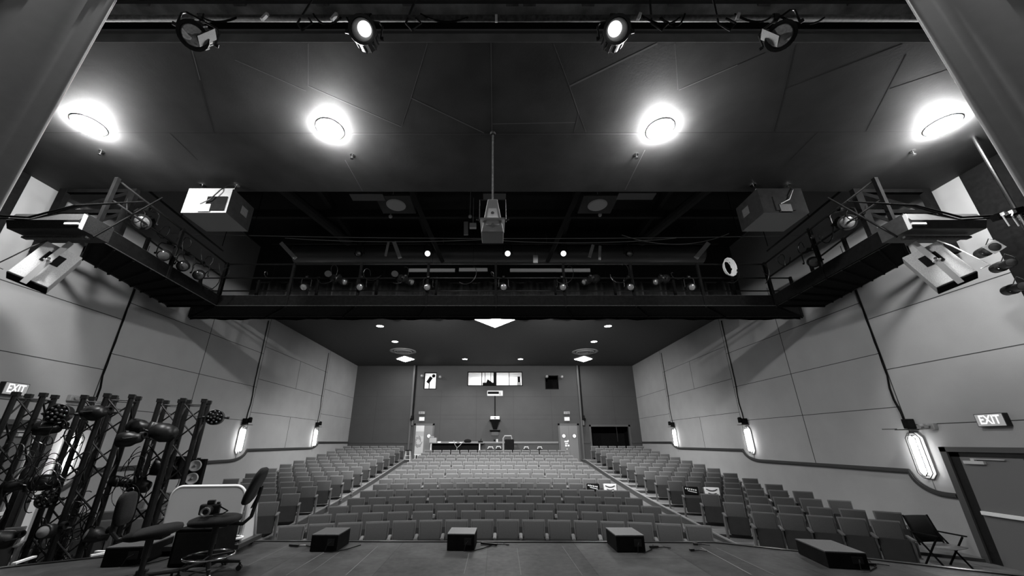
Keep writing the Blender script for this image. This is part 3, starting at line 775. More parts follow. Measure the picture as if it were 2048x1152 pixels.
# small cases standing behind the last row
for px, py, w, h, lab in [(981, 899, .42, .36, 'small black case with pale handle nearest the counter'), (997, 898, .36, .42, 'second small black case from the counter'),
                          (1053, 899, .36, .36, 'small black case midway behind the last row'), (1080, 899, .34, .36, 'rightmost small black case behind the last row')]:
    p = at(px, py + 9, Y=24.2); t = thing('equipment_case', lab, 'case', (p.x, 24.2, zfloor(29.8)), 0, 'black cases behind the last row')
    zz = at(px, py - 1, Y=24.2).z - zfloor(29.8); 
    bm = BM(); box2(bm, (-w / 2, -.12, 0), (w / 2, .12, zz)); obj('body', bm, M_black, t, bevel=.03)
    bm = BM(); tube(bm, [(-w * .4, 0, zz), (-w * .3, 0, zz + .12), (w * .3, 0, zz + .12), (w * .4, 0, zz)], .03, 6); obj('handle', bm, M_lightgrey, t)
p = at(1016, 895, Y=24.2); t = thing('rolling_bag', 'large black wheeled bag with white frame behind the last row', 'bag', (p.x, 24.2, zfloor(29.8)))
bm = BM(); box2(bm, (-.2, -.15, 0), (.38, .15, 1.35)); obj('body', bm, M_black, t, bevel=.06)
bm = BM(); tube(bm, [(-.3, -.1, .5), (-.3, -.1, 1.4), (-.2, -.1, 1.55), (.2, -.1, 1.55), (.25, -.1, 1.35)], .045, 8); obj('frame', bm, M_grey, t)
# stool by the left door
p = at(815, 921, Y=24.9); zs = zfloor(29); t = thing('bar_stool', 'tall four-legged stool by the open rear left door', 'stool', (p.x, 24.9, zs))
zt2 = at(815, 900, Y=24.9).z - zs
bm = BM(); cyl(bm, (0, 0, zt2 - .05), (0, 0, zt2), .19, 18); obj('seat', bm, M_black, t)
for sx in (-1, 1):
    for sy in (-1, 1):
        bm = BM(); cyl(bm, (sx * .12, sy * .12, zt2 - .05), (sx * .2, sy * .2, 0), .022, 6); obj('leg', bm, M_lightgrey, t)
bm = BM()
for z, r in ((.22, .19), (.45, .165)):
    for a, b in (((-1, -1), (1, -1)), ((1, -1), (1, 1)), ((1, 1), (-1, 1)), ((-1, 1), (-1, -1))): cyl(bm, (a[0] * r, a[1] * r, z), (b[0] * r, b[1] * r, z), .014, 5)
obj('rung', bm, M_lightgrey, t)

# ------------------------------------------------------------------ proscenium curtains
def curtain(s, xe, y, lab):
    bm = BM(); pts = []
    N = 90
    for i in range(N + 1):
        u = i / N; x = xe + s * u * 3.2
        yy = y - .16 * math.sin(min(1, u / .22) * PI / 2) - .18 * (math.sin(u * 9.0 - .4) > 0) * abs(math.sin(u * 9.0 - .4)) ** .7 - .02 * math.sin(u * 23)
        pts.append((x, yy))
    v0 = [bm.verts.new((a, b, 0.02)) for a, b in pts]; v1 = [bm.verts.new((a, b, 7.6)) for a, b in pts]
    back0 = [bm.verts.new((a, b + .02, 0.02)) for a, b in pts]; back1 = [bm.verts.new((a, b + .02, 7.6)) for a, b in pts]
    for i in range(N):
        bm.faces.new((v0[i], v0[i + 1], v1[i + 1], v1[i])); bm.faces.new((back0[i], back0[i + 1], back1[i + 1], back1[i]))
    for i in (0, N): bm.faces.new((v0[i], v1[i], back1[i], back0[i]))
    for i in range(N): bm.faces.new((v1[i], v1[i + 1], back1[i + 1], back1[i]))
    return tag(obj('stage_curtain', bm, M_curt, smooth=True), lab, 'curtain', 'proscenium leg curtains')
pl = at(228, 0, Y=2.3); pr_ = at(1818, 0, Y=2.3)
curtain(-1, pl.x, 2.3, 'tall grey velour curtain leg at the left edge of the view')
curtain(1, pr_.x, 2.3, 'tall grey velour curtain leg at the right edge of the view')

# ------------------------------------------------------------------ stage lighting fixtures
def fixture(style, base, aim, lab, group, sc=1.0, lens=None, drop=.27, up=False, cat='stage light', name=None, body_at=None, bm_mat=None):
    base = Vector(base); aim = Vector(aim).normalized()
    t = thing(name or {'fresnel': 'fresnel_light', 'profile': 'profile_spotlight', 'par': 'par_can', 'led': 'led_par_light'}[style], lab, cat, base, 0, group)
    body = Vector((0, 0, (drop if up else -drop) * sc)) if body_at is None else Vector(body_at) - base
    side = aim.cross(Vector((0, 0, 1)))
    if side.length < .1: side = Vector((1, 0, 0))
    side.normalize()
    R = {'fresnel': .14, 'profile': .085, 'par': .115, 'led': .125}[style] * sc
    Lh = {'fresnel': .17, 'profile': .30, 'par': .15, 'led': .10}[style] * sc
    mb = bm_mat or M_blackm
    A = Matrix.Translation(body) @ align(aim).to_4x4()
    bm = BM()
    if style == 'fresnel':
        lathe(bm, [(.001, -Lh * 1.1), (R * .8, -Lh), (R, -Lh * .8), (R, Lh * .8), (R * 1.1, Lh * .85), (R * 1.1, Lh), (R * .86, Lh)], A, n=20)
        for k in range(14):
            a = 2 * PI * k / 14; q = Vector((math.cos(a), math.sin(a), 0)) * R * 1.03
            cyl(bm, A @ (q + Vector((0, 0, -Lh * .8))), A @ (q + Vector((0, 0, Lh * .7))), R * .07, 4)
    elif style == 'profile':
        lathe(bm, [(.001, -Lh), (R * 1.1, -Lh * .95), (R * 1.35, -Lh * .6), (R * 1.2, -Lh * .2), (R * .85, -Lh * .1), (R * .85, Lh * .5), (R * 1.05, Lh * .6), (R * 1.05, Lh), (R * .9, Lh)], A, n=16)
        box(bm, A @ Vector((0, 0, -Lh * .15)), (R * 2.2, R * 2.2, R * .9), rot=align(aim))
    elif style == 'par':
        lathe(bm, [(.001, -Lh), (R * .6, -Lh * .95), (R * .75, -Lh * .4), (R, 0), (R, Lh), (R * .93, Lh)], A, n=18)
    else:
        lathe(bm, [(.001, -Lh * 1.2), (R * .7, -Lh * 1.1), (R, -Lh * .5), (R * 1.05, Lh * .7), (R * 1.08, Lh), (R * .95, Lh)], A, n=18)
    bo = obj('body', bm, mb, t, smooth=(style != 'fresnel'))
    bm = BM()
    zl = Lh * .9
    if style == 'led':
        cyl(bm, A @ Vector((0, 0, zl - .01)), A @ Vector((0, 0, zl)), R * .95, 18, mi=1)
        for rr, n in ((0, 1), (.42, 5), (.78, 9)):
            for k in range(n):
                a = 2 * PI * k / n; q = Vector((math.cos(a) * rr * R, math.sin(a) * rr * R, zl))
                sph(bm, A @ q, R * .16, u=8, v=5)
        obj('lens_array', bm, [lens or M_lensd, M_black], bo, smooth=True)
    else:
        lathe(bm, [(.001, zl + R * .3), (R * .5, zl + R * .24), (R * .85, zl)], A, n=20)
        obj('lens', bm, lens or M_lens, bo, smooth=True)
    bm = BM()          # yoke
    w = R * 1.3
    topc = Vector((0, 0, (.04 if up else -.04) * sc))
    pts = [body + side * w, (body + side * w).lerp(topc + side * w, .8), topc + side * w * .8, topc - side * w * .8, (body - side * w).lerp(topc - side * w, .8), body - side * w]
    tube(bm, pts, .009 * sc + .003, 5)
    for k in (1, -1): cyl(bm, body + side * w * k, body + side * (w + .035) * k, .022 * sc, 8)
    yo = obj('yoke', bm, mb, t)
    bm = BM(); lathe(bm, [(.03, -.03), (.05, -.03), (.05, .03), (.03, .03), (.03, -.03)], align((1, 0, 0)).to_4x4(), n=12); cyl(bm, (0, 0, 0), topc, .012); obj('clamp', bm, M_blackm, yo)
    return t

# front pipe over the stage
bm = BM(); cyl(bm, (-5.0, 2.9, 6.2), (5.4, 2.9, 6.2), .036, 14)
tag(obj('lighting_pipe', bm, M_steel, smooth=True), 'scuffed steel pipe crossing the top of the view', 'pipe')
G = 'fresnel lights on the front pipe'
for px, py, aim, lab, mm in [(405, 85, (.35, -.45, -.75), 'leftmost fresnel light on the front pipe, turned aside', None), (735, 85, (.15, -.75, -.6), 'inner left fresnel light with bright lens on the front pipe', M_white),
                     (1225, 82, (-.15, -.75, -.6), 'inner right fresnel light with bright lens on the front pipe', M_white), (1550, 80, (-.5, -.4, -.7), 'rightmost fresnel light on the front pipe, turned aside', None)]:
    p = at(px, 40, Y=2.9)
    t = fixture('fresnel', (p.x, 2.9, 6.2), aim, lab, G, 1.0, lens=mat('fresnel lens', .6, .12, .3) if mm else None, drop=.30)
    if mm is not None:
        ax = Vector(aim).normalized(); k = 1 if px < 900 else -1
        bm = BM(); c_ = Vector((0, 0, -.30)) + ax * .215 + Vector((k * .035, 0, -.015)); cyl(bm, c_ - ax * .03, c_, .075, 20); obj('lens_bright_disc', bm, mat('lens glow', .6, emit=1.5), t)  # glowing disc added to draw the bright half of the lens
    if mm is None:
        bm = BM(); s = 1 if px < 900 else -1
        box(bm, (s * .2, -.05, -.42), (.008, .14, .24), rot=Euler((0, s * .5, s * .5)).to_matrix()); obj('barn_door', bm, M_speckd, t)
for i, (x, dx) in enumerate([(-3.6, .5), (-2.2, .35), (-1.5, -.3), (-.9, .6), (1.75, .5), (2.3, -.3), (2.9, .45), (3.4, .6)]):
    bm = BM(); tube(bm, sag((x, 2.87, 6.23), (x + dx, 2.88, 6.2), .12 + .04 * (i % 3)), .012, 5)
    tag(obj('pipe_cable', bm, M_black), '%s black cable from the left drooping under the front pipe' % ORD[i], 'cable', 'cables on the front pipe')
for i, x in enumerate((-2.3, -1.0, 1.95, 2.75)):
    bm = BM(); tube(bm, [(x, 2.9, 6.25), (x + .12, 2.86, 6.05), (x + .02, 2.86, 5.92), (x - .07, 2.88, 6.08), (x, 2.92, 6.6), (x + .1, 2.95, 7.3)], .013, 5)
    tag(obj('pipe_cable', bm, M_black), '%s black cable from the left looping over the front pipe to the joists' % ORD[i], 'cable', 'cables on the front pipe')
for i, x in enumerate((-1.92, 1.72, 2.9, -2.75)):
    bm = BM(); box(bm, (x, 2.84, 6.13), (.035, .03, .12), rot=Matrix.Rotation(.4, 3, 'Y'))
    tag(obj('tape_tab', bm, M_tape), ['white tape tab left of the inner left fresnel light', 'white tape tab right of the inner right fresnel light', 'rightmost white tape tab on the front pipe', 'leftmost white tape tab on the front pipe'][i], 'tape', 'tape tabs on the front pipe')
bm = BM(); cyl(bm, (0, 2.9, 6.2), (.03, 2.9, 6.2), .04, 12); tag(obj('tape_band', bm, M_tape), 'white tape band round the middle of the front pipe', 'tape')

# ------------------------------------------------------------------ catwalk, U-shaped
ZK = 5.1
CW = thing('catwalk', 'U-shaped black lighting catwalk with rails hung across and along the hall', 'catwalk', (0, 9.83, ZK))
def catwalk(A, B, Cc, D):
    """A,B inner near/far; Cc,D outer near/far corners of the deck"""
    t = CW; o = Vector((0, 9.83, ZK))
    A, B, Cc, D = [Vector((q[0], q[1], ZK)) - o for q in (A, B, Cc, D)]
    bm = BM(); prism(bm, [A, B, D, Cc], (0, 0, .05)); n = 8
    for i in range(n + 1):
        a, b = A.lerp(B, i / n), Cc.lerp(D, i / n); cyl(bm, a - Vector((0, 0, .02)), b - Vector((0, 0, .02)), .03, 4)
    obj('deck', bm, M_black, t)
    for nm, (p, q) in (('inner', (A, B)), ('outer', (Cc, D))):
        d = (q - p).normalized(); nn = Vector((-d.y, d.x, 0)) * .015
        bm = BM(); prism(bm, [p - nn, q - nn, q + nn, p + nn], (0, 0, .33)); obj('kickboard', bm, M_black, t)
        bm = BM(); cyl(bm, p - nn * 2, q - nn * 2, .012, 4); cyl(bm, p + Vector((0, 0, .33)), q + Vector((0, 0, .33)), .012, 6); obj('edge_trim', bm, M_steel, t)
        for h, r in ((.90, .024), (1.36, .024)):
            bm = BM(); cyl(bm, p + Vector((0, 0, h)), q + Vector((0, 0, h)), r, 8); obj('rail', bm, M_blackm, t, smooth=True)
        m = max(2, int((q - p).length / 1.9))
        for i in range(m + 1):
            a = p.lerp(q, i / m); bm = BM(); box(bm, a + Vector((0, 0, .70)), (.07, .07, 1.4)); obj('post', bm, M_black, t)
    return t
IA, IB, OA, OB = (-7.81, 6.07), (-8.15, 9.80), (-8.97, 6.96), (-9.55, 9.80)
catwalk(IA, IB, OA, OB)
mr = lambda q: (-q[0] + .05, q[1])
catwalk(mr(IA), mr(IB), mr(OA), mr(OB))
catwalk((-8.15, 9.83), (8.2, 9.83), (-9.71, 10.81), (9.76, 10.81))
# black valance with a wavy hem on the far side
bm = BM(); N = 120; a0 = []; 
for i in range(N + 1):
    x = -9.7 + 19.4 * i / N
    a0.append((bm.verts.new((x, 10.835 + .012 * math.sin(i * 1.3), 5.33)), bm.verts.new((x, 10.835 + .012 * math.sin(i * 1.3), 5.02 + .018 * math.sin(i * .55) + .01 * math.sin(i * 1.7)))))
for i in range(N): bm.faces.new((a0[i][0], a0[i + 1][0], a0[i + 1][1], a0[i][1]))
o = tag(obj('valance', bm, M_black), 'black cloth valance with wavy hem behind the cross catwalk', 'valance')
m_ = o.modifiers.new('solid', 'SOLIDIFY'); m_.thickness = .01
# folded black drape behind the catwalk
bm = BM(); pts = [(-9.5 + 19 * i / 400, 13.2 + .12 * math.sin(i * .35) + .05 * math.sin(i * .93)) for i in range(401)]
v0 = [bm.verts.new((a, b, 5.9)) for a, b in pts]; v1 = [bm.verts.new((a, b, 7.4)) for a, b in pts]
for i in range(400): bm.faces.new((v0[i], v0[i + 1], v1[i + 1], v1[i]))
for x in (-9, -4.5, 0, 4.5, 9): cyl(bm, (x, 13.2, 7.38), (x, 13.2, 9.19), .012, 5)
cyl(bm, (-9.6, 13.2, 7.4), (9.6, 13.2, 7.4), .03, 8)
o = tag(obj('drape', bm, mat('black drape', .02, .9, sheen=.2), smooth=True), 'black folded drape hanging behind the cross catwalk', 'drape')
m_ = o.modifiers.new('solid', 'SOLIDIFY'); m_.thickness = .01
# unseen floodlights added on the far side of the catwalk to brighten the seats
for x, nm in ((-2.2, 'left'), (2.2, 'right')):
    t = thing('added_flood_light', '%s black floodlight added unseen on the far side of the catwalk' % nm, 'flood light', (x, 11.0, ZK + .17), 0, 'added floodlights')
    ax = Vector((x * .05, .93, -.375)).normalized(); A = align(ax).to_4x4()
    bm = BM(); lathe(bm, [(.001, -.15), (.10, -.14), (.13, 0), (.13, .06), (.12, .06), (.10, 0), (.001, -.08)], A, n=16); obj('body', bm, M_blackm, t)
    bm = BM(); tube(bm, [(.14, 0, 0), (.14, -.12, .12), (-.14, -.12, .12), (-.14, 0, 0)], .01, 5); obj('yoke', bm, M_blackm, t)
    bm = BM(); box(bm, (0, .19, .10), (.5, .30, .008), rot=Matrix.Rotation(-.02, 3, 'X')); obj('visor', bm, M_black, t)  # plate put in to keep the added light off the upper wall
    ld = bpy.data.lights.new('flood', 'SPOT'); ld.energy = ADDED_FLOOD; ld.spot_size = math.radians(104); ld.spot_blend = 1.0; ld.shadow_soft_size = .04
    lo = bpy.data.objects.new('added_flood_lamp', ld); C.objects.link(lo); lo.parent = t; lo.location = ax * .08; lo.rotation_euler = ax.to_track_quat('-Z', 'Y').to_euler()
    ax2 = Vector((x * .05, .70, -.71)).normalized(); l2 = ld.copy(); l2.energy = ADDED_FLOOD * .2; l2.spot_size = math.radians(100); lo = bpy.data.objects.new('added_spill_lamp', l2); C.objects.link(lo); lo.parent = t; lo.location = ax2 * .09; lo.rotation_euler = ax2.to_track_quat('-Z', 'Y').to_euler()  # extra bodiless lamp added to soften the step in brightness between rows
# struts at the near ends
for s in (-1, 1):
    nm = 'left' if s < 0 else 'right'
    t = thing('support_frame', 'black braced steel frame at the near end of the %s catwalk arm' % nm, 'frame', (s * 8.9, 6.75, ZK), 0, 'catwalk end frames')
    for x in (-.72, .85):
        bm = BM(); box(bm, (x * s, .0, .9), (.17, .10, 1.75)); obj('post', bm, M_black, t)
    for z in (.35, 1.05, 1.6):
        bm = BM(); box(bm, (.06 * s, 0, z), (1.5, .08, .09)); obj('crossbar', bm, M_black, t)
    for z0, z1 in ((.35, 1.05), (1.05, 1.6)):
        bm = BM(); cyl(bm, (-.7 * s, 0, z1), (.8 * s, 0, z0), .045, 4); obj('brace', bm, M_black, t)
# flexible duct, beams and joists in the void
bm = BM(); pr2 = []
x = -7.6
while x < 7.9: pr2 += [(.36, x), (.375, x + .04)]; x += .08
lathe(bm, pr2, Matrix.Translation((0, 12.2, 8.1)) @ Matrix.Rotation(PI / 2, 4, 'Y'), n=20)
for x in (-6, -2, 2, 6): cyl(bm, (x, 12.2, 8.45), (x, 12.2, 9.19), .015, 5)
tag(obj('air_duct', bm, M_duct, smooth=True), 'dark ribbed air duct running across behind the catwalk rails', 'duct')
def beam(fn):
    bm = BM(); fn(bm); struct('ceiling_beam', bm, M_speckd, label='dark beam in the lighting void')
for y, z in ((7.6, 8.4), (8.9, 8.6), (10.3, 8.6)): beam(lambda b: box(b, (0, y, z), (19.8, .12, .3)))
for x in (-5.5, -2.6, 2.6, 5.5): beam(lambda b: box(b, (x, 10, 8.85), (.14, 6.5, .28)))
for s in (-1, 1):
    beam(lambda b: cyl(b, (s * 2.7, 7.4, 8.6), (s * 1.9, 11.6, 7.5), .09, 4)); beam(lambda b: cyl(b, (s * 6.5, 7.4, 8.3), (s * 5.4, 11.6, 8.3), .16, 10))
for s, px in ((-1, 792), (1, 1195)):
    p = at(px, 411, Z=7.6); nm = 'left' if s < 0 else 'right'
    t = thing('ceiling_speaker', 'round-grilled ceiling speaker on dark panel, %s of the hanging horn' % nm, 'speaker', p, 0, 'round ceiling speakers')
    bm = BM(); box(bm, (0, 0, .04), (.95, .8, .05)); obj('panel', bm, M_ceil, t)
    bm = BM(); lathe(bm, [(.001, -.02), (.24, -.015), (.27, .01)], n=28); obj('grille', bm, M_lightgrey, t)
for px, py, w, dd, lab in [(735, 394, .8, .25, 'pale flat panel left above the round speaker'), (1272, 392, .9, .25, 'pale flat panel right above the round speaker'), (989, 393, .55, .25, 'pale flat panel directly behind the hanging rod')]:
    p = at(px, py, Z=7.0); bm = BM(); box(bm, (0, 0, 0), (w, dd, .03)); cyl(bm, (0, 0, 0), (0, 0, 9.2 - p.z), .01, 4); tag(obj('flat_panel', bm, M_seam, loc=p), lab, 'panel', 'pale panels past the slab edge')
# pale boards and odds and ends hanging in the void
def board(pa, pb, y, w, lab, grp='pale boards in the lighting void'):
    a, b = at(*pa, Y=y), at(*pb, Y=y); d = (b - a); c = (a + b) / 2
    bm = BM(); ang = math.atan2(d.z, d.x)
    box(bm, (0, 0, 0), (d.length, .05, w), rot=Matrix.Rotation(-ang, 3, 'Y')); o = obj('pale_board', bm, mat('dim board', .10) if 'long' in lab or 'behind' in lab else M_lightgrey, loc=c)
    bm = BM(); cyl(bm, (0, 0, 0), (0, 0, 9.19 - c.z), .004, 4); obj('hanging_wire', bm, M_blackm, o)
    tag(o, lab, 'board', grp)
board((562, 486), (591, 517), 10.4, .12, 'slanted pale board left among the catwalk rails')
board((1417, 486), (1392, 516), 10.4, .14, 'slanted pale board right among the catwalk rails')
board((777, 484), (771, 512), 10.4, .06, 'narrow pale flap, left of a pair near the left duct')
board((788, 484), (800, 516), 10.4, .12, 'wide pale flap, right of a pair near the left duct')
board((1186, 490), (1179, 514), 10.4, .10, 'pale flap left of the pair near the right duct')
board((1200, 492), (1199, 520), 10.4, .08, 'pale flap right of the pair near the right duct')
board((932, 444), (932, 470), 10.4, .14, 'upright pale strip left of the hanging horn')
board((1071, 511), (1071, 526), 10.4, .15, 'small upright pale card right of centre on the rails')
board((818, 541), (910, 541), 10.6, .12, 'long dim board left behind the catwalk rail')
board((918, 540), (975, 540), 10.6, .12, 'shorter pale board just left of centre behind the rail')
board((1020, 541), (1180, 541), 10.6, .12, 'long dim board right behind the catwalk rail')
p = at(946, 452, Y=10.2); bm = BM(); box(bm, (0, 0, 0), (.22, .12, .16)); cyl(bm, (0, 0, 0), (0, 0, 9.19 - p.z), .008, 6); tag(obj('junction_box', bm, M_white, loc=p), 'small white box left of the hanging horn', 'box')
for px, py, lab in ((940, 433, 'small round white fitting left of the hanging horn'), (781, 433, 'small round white fitting under the left round speaker'), (1200, 430, 'small round white fitting under the right round speaker')):
    p = at(px, py, Y=9.0); bm = BM(); sph(bm, (0, 0, 0), .055); cyl(bm, (0, 0, 0), (0, 0, 9.19 - p.z), .008, 6); tag(obj('ball_fitting', bm, M_lightgrey, loc=p), lab, 'fitting', 'small white fittings in the void')
# wires across the void
for i, (a, b, dr) in enumerate([((-9.99, 9.6, 7.4), (9.99, 9.6, 7.35), .15), ((-6.5, 9.7, 7.3), (-.4, 9.7, 7.25), .1), ((-.3, 9.7, 7.25), (5.6, 9.7, 7.3), .14), ((3.9, 9.6, 7.35), (7.2, 9.6, 7.4), .35)]):
    bm = BM(); tube(bm, sag(a, b, dr, 24), .012, 5)
    tag(obj('slack_wire', bm, M_grey), ['long thin wire stretched across above the catwalk', 'slack wire over the left half of the catwalk', 'slack wire over the right half of the catwalk', 'deeply sagging wire at the right of the catwalk'][i], 'wire')
p = at(1454, 537, Y=9.7)
bm = BM()
for k in range(7):
    rr = .17 + .012 * k; tube(bm, [(p.x + rr * .75 * math.cos(u * .5 + k) + .006 * k, 9.68 - .015 * k, p.z + (rr + .06) * math.sin(u * .5 + k)) for u in range(13)], .014, 5)
tag(obj('cable_coil', bm, M_tape), 'coil of white cable hanging on the right of the catwalk rail', 'cable coil')
# catwalk fixtures
M_glow = mat('dim lit lens', .5, emit=1.3)
GC = 'spotlights along the cross catwalk'
low = [(615, 'leftmost'), (725, 'second'), (857, 'third'), (1007, 'fourth'), (1123, 'fifth'), (1256, 'sixth'), (1376, 'rightmost')]
for px, nm in low:
    b = at(px, 553, Y=9.83 - .06)
    fixture('par', (b.x, 9.77, ZK + .9), (-.03 * b.x / 5, -.85, -.5), '%s spotlight hanging below the catwalk mid rail, lens to the stage' % nm, GC, .95, drop=.33)
for px, nm in [(720, 'leftmost dim'), (857, 'second bright'), (1015, 'centre bright'), (1125, 'fourth bright'), (1256, 'rightmost dim')]:
    b = at(px, 500, Y=11.3)
    fixture('par', (b.x, 11.3, b.z + .25), (0, -.9, -.45), '%s spotlight in the upper row above the catwalk rail' % nm, GC, 1.0, drop=.40, lens=M_glow if 'bright' in nm else None)
bm = BM(); zz = at(990, 500, Y=11.3).z + .25; cyl(bm, (-8, 11.3, zz), (8, 11.3, zz), .025, 8)
tag(obj('lighting_pipe', bm, M_blackm), 'black pipe carrying the upper row of catwalk spotlights', 'pipe')
for (px, py), dx, nm in [((680, 552), .8, 'left long'), ((812, 552), .75, 'inner left long'), ((1180, 552), -.8, 'inner right long'), ((1320, 552), -.8, 'right long')]:
    b = at(px, py, Y=9.75)
    t = fixture('profile', (b.x, 9.72, ZK + .92), (dx, -.45, -.42), '%s profile spotlight slung sideways under the rail' % nm, GC, 1.15, drop=.12)
    if dx > 0:
        bm = BM(); cyl(bm, (-.32, -.05, .02), (-.30, -.10, .02), .10, 18); obj('end_disc', bm, M_speckd, t)
# fixtures on the side arms
for s, lst in ((-1, [((275, 478), 'near'), ((330, 512), 'second'), ((365, 540), 'third'), ((398, 552), 'far')]), (1, [((1703, 478), 'near'), ((1625, 520), 'second')])):
    for (px, py), nm in lst:
        X = s * (8.05); b = at(px, py, X=X)
        fixture('par' if nm != 'near' else 'fresnel', (X, b.y, ZK + 1.36 if nm == 'near' else ZK + .9), (-s * .5, -.7, -.5), '%s spotlight on the %s catwalk arm' % (nm, 'left' if s < 0 else 'right'), 'spotlights on the catwalk arms', 1.15, drop=.3, lens=None if nm == 'near' else M_lensd)
rc = random.Random(11)
for s in (-1, 1):
    nm = 'left' if s < 0 else 'right'
    for j, (dx, z) in enumerate(((.25, 6.9), (-.55, 7.3))):
        bm = BM(); cyl(bm, (s * (7.81 + dx), 6.3, z), (s * (8.15 + dx), 9.8, z), .028, 8)
        for y in (6.5, 8.0, 9.5): cyl(bm, (s * (7.95 + dx), y, z), (s * (7.95 + dx), y, 9.19), .01, 5)
        tag(obj('lighting_pipe', bm, M_blackm), ('lower' if j == 0 else 'upper') + ' black pipe hung over the %s catwalk arm' % nm, 'pipe')
    for j in range(5):
        y = 6.6 + j * .72; x = s * (7.9 + .1 * (y - 6) / 3.8); bm = BM()
        a0 = rc.uniform(0, 6)
        tube(bm, [(x + .03 * math.sin(i), y + .16 * math.cos(a0 + i * .55) + .02 * i, ZK + 1.1 + .24 * math.sin(a0 + i * .55) - .02 * i) for i in range(12)], .011, 5)
        tag(obj('cable_loop', bm, M_blackg), '%s black cable loop from the near end on the %s catwalk arm rail' % (ORD[j], nm), 'cable', 'cable loops on the catwalk arms')
for j, x in enumerate((-6.9, -5.1, -3.9, -2.9, -.9, -.15, 2.0, 3.6, 5.3, 7.0)):
    bm = BM(); a0 = rc.uniform(0, 6); w_ = rc.uniform(.1, .2)
    tube(bm, [(x + w_ * math.cos(a0 + i * .5) + .03 * i, 9.72, ZK + .85 + w_ * 1.3 * math.sin(a0 + i * .5) + .02 * i) for i in range(rc.randint(9, 14))], .010, 5)
    tag(obj('cable_loop', bm, M_blackg), '%s loose cable loop from the left on the cross catwalk rail' % ORD[j], 'cable', 'cable loops on the cross catwalk')
b = at(425, 560, X=-7.9); bm = BM(); tube(bm, [(b.x + .25 * math.cos(u * .4), b.y - .05, b.z + .32 * math.sin(u * .4)) for u in range(17)], .012, 5)
tag(obj('cable_loop', bm, M_black), 'black cable loop at the far end of the left catwalk arm', 'cable')

# ------------------------------------------------------------------ hung loudspeakers
M_boxg = mat('grey speaker box', .24, .6, noise=.3, nscale=120)
for s in (-1, 1):
    nm = 'left' if s < 0 else 'right'
    t = thing('hung_speaker', 'large %s box loudspeaker hung from eyebolts below the ceiling slab' % nm, 'speaker', (s * 6.13, 6.76, 5.89), 0, 'hung box loudspeakers')
    bm = BM(); box2(bm, (-.475, -.36, 0), (.475, .36, .62)); 
    o = obj('cabinet', bm, M_boxg if s < 0 else M_black, t)
    if s < 0:
        o.data.materials.append(M_black); 
        for f in o.data.polygons:
            if f.normal.x > .5: f.material_index = 1
    else:
        o.data.materials.append(M_boxg)
        for f in o.data.polygons:
            if f.normal.z < -.5: f.material_index = 1
    bm = BM(); box2(bm, (-.0 if s < 0 else -.20, -.375, .05), (.42 if s < 0 else .2, -.36, .40))
    obj('cutout', bm, M_black, t)
    bm = BM(); box2(bm, (.0 - .12, -.385, .02), (.12, -.362, .20)); obj('connector_plate', bm, M_lightgrey if s < 0 else M_speckd, t)
    bm = BM(); box2(bm, (-s * .478, .0, .25), (-s * .47, .2, .45)); obj('handle_recess', bm, M_speckd, t)
    for x in (-.38, .38):
        bm = BM(); cyl(bm, (x, -.25, .62), (x, -.18, .86), .008, 5); tube(bm, [(x + .04 * math.cos(u), -.25, .66 + .04 * math.sin(u)) for u in [i * .7 for i in range(9)]], .008, 5, closed=False)
        cyl(bm, (x, -.18, .84), (x, -.18, .86), .06, 12); obj('eyebolt', bm, M_chrome, t)
    bm = BM(); tube(bm, [(-.1, -.39, .2), (.1, -.41, .3), (.25, -.4, .55), (.3, -.3, .75), (.35, -.2, .85)], .012, 5); obj('cable', bm, M_blackm, t)


p0 = at(983, 268, Z=6.75); hx, hy = -.04, 5.15
t = thing('hanging_horn', 'grey tapered horn loudspeaker hung on a rod at centre', 'speaker', (hx, hy, 4.5))
zT = at(985, 405, Y=hy).z - 4.5; zB = at(985, 486, Y=hy + .16).z - 4.5
bm = BM(); cyl(bm, (0, 0, zT + .05), (0, 0, 2.25), .014, 8); cyl(bm, (0, 0, 2.2), (0, 0, 2.25), .05, 12); obj('rod', bm, M_steel, t)
bm = BM(); box(bm, (0, 0, zB + (zT - zB) * .5), (.36, .36, zT - zB), top=(.45, .5)); o = obj('cabinet', bm, M_grey, t, bevel=.01)
bm = BM(); box(bm, (0, -.155, zB + .30), (.22, .012, .36), top=(.6, 1), rot=Matrix.Rotation(-.14, 3, 'X')); obj('front_panel', bm, M_lightgrey, t)
bm = BM(); box(bm, (0, 0, zB + .24), (.40, .40, .03)); obj('frame', bm, M_lightgrey, t)
for z in (.12, .34):
    bm = BM(); cyl(bm, (0, -.17, zB + z), (0, -.21, zB + z), .028, 12); obj('knob', bm, M_chrome, t)
bm = BM(); tube(bm, [(-.22, 0, zB + .3), (-.22, 0, zT + .05), (.22, 0, zT + .05), (.22, 0, zB + .3)], .010, 5)
for k in (-1, 1): cyl(bm, (k * .2, 0, zB + .34), (k * .27, -.02, zB + .34), .014, 6)
obj('yoke', bm, M_blackm, t)

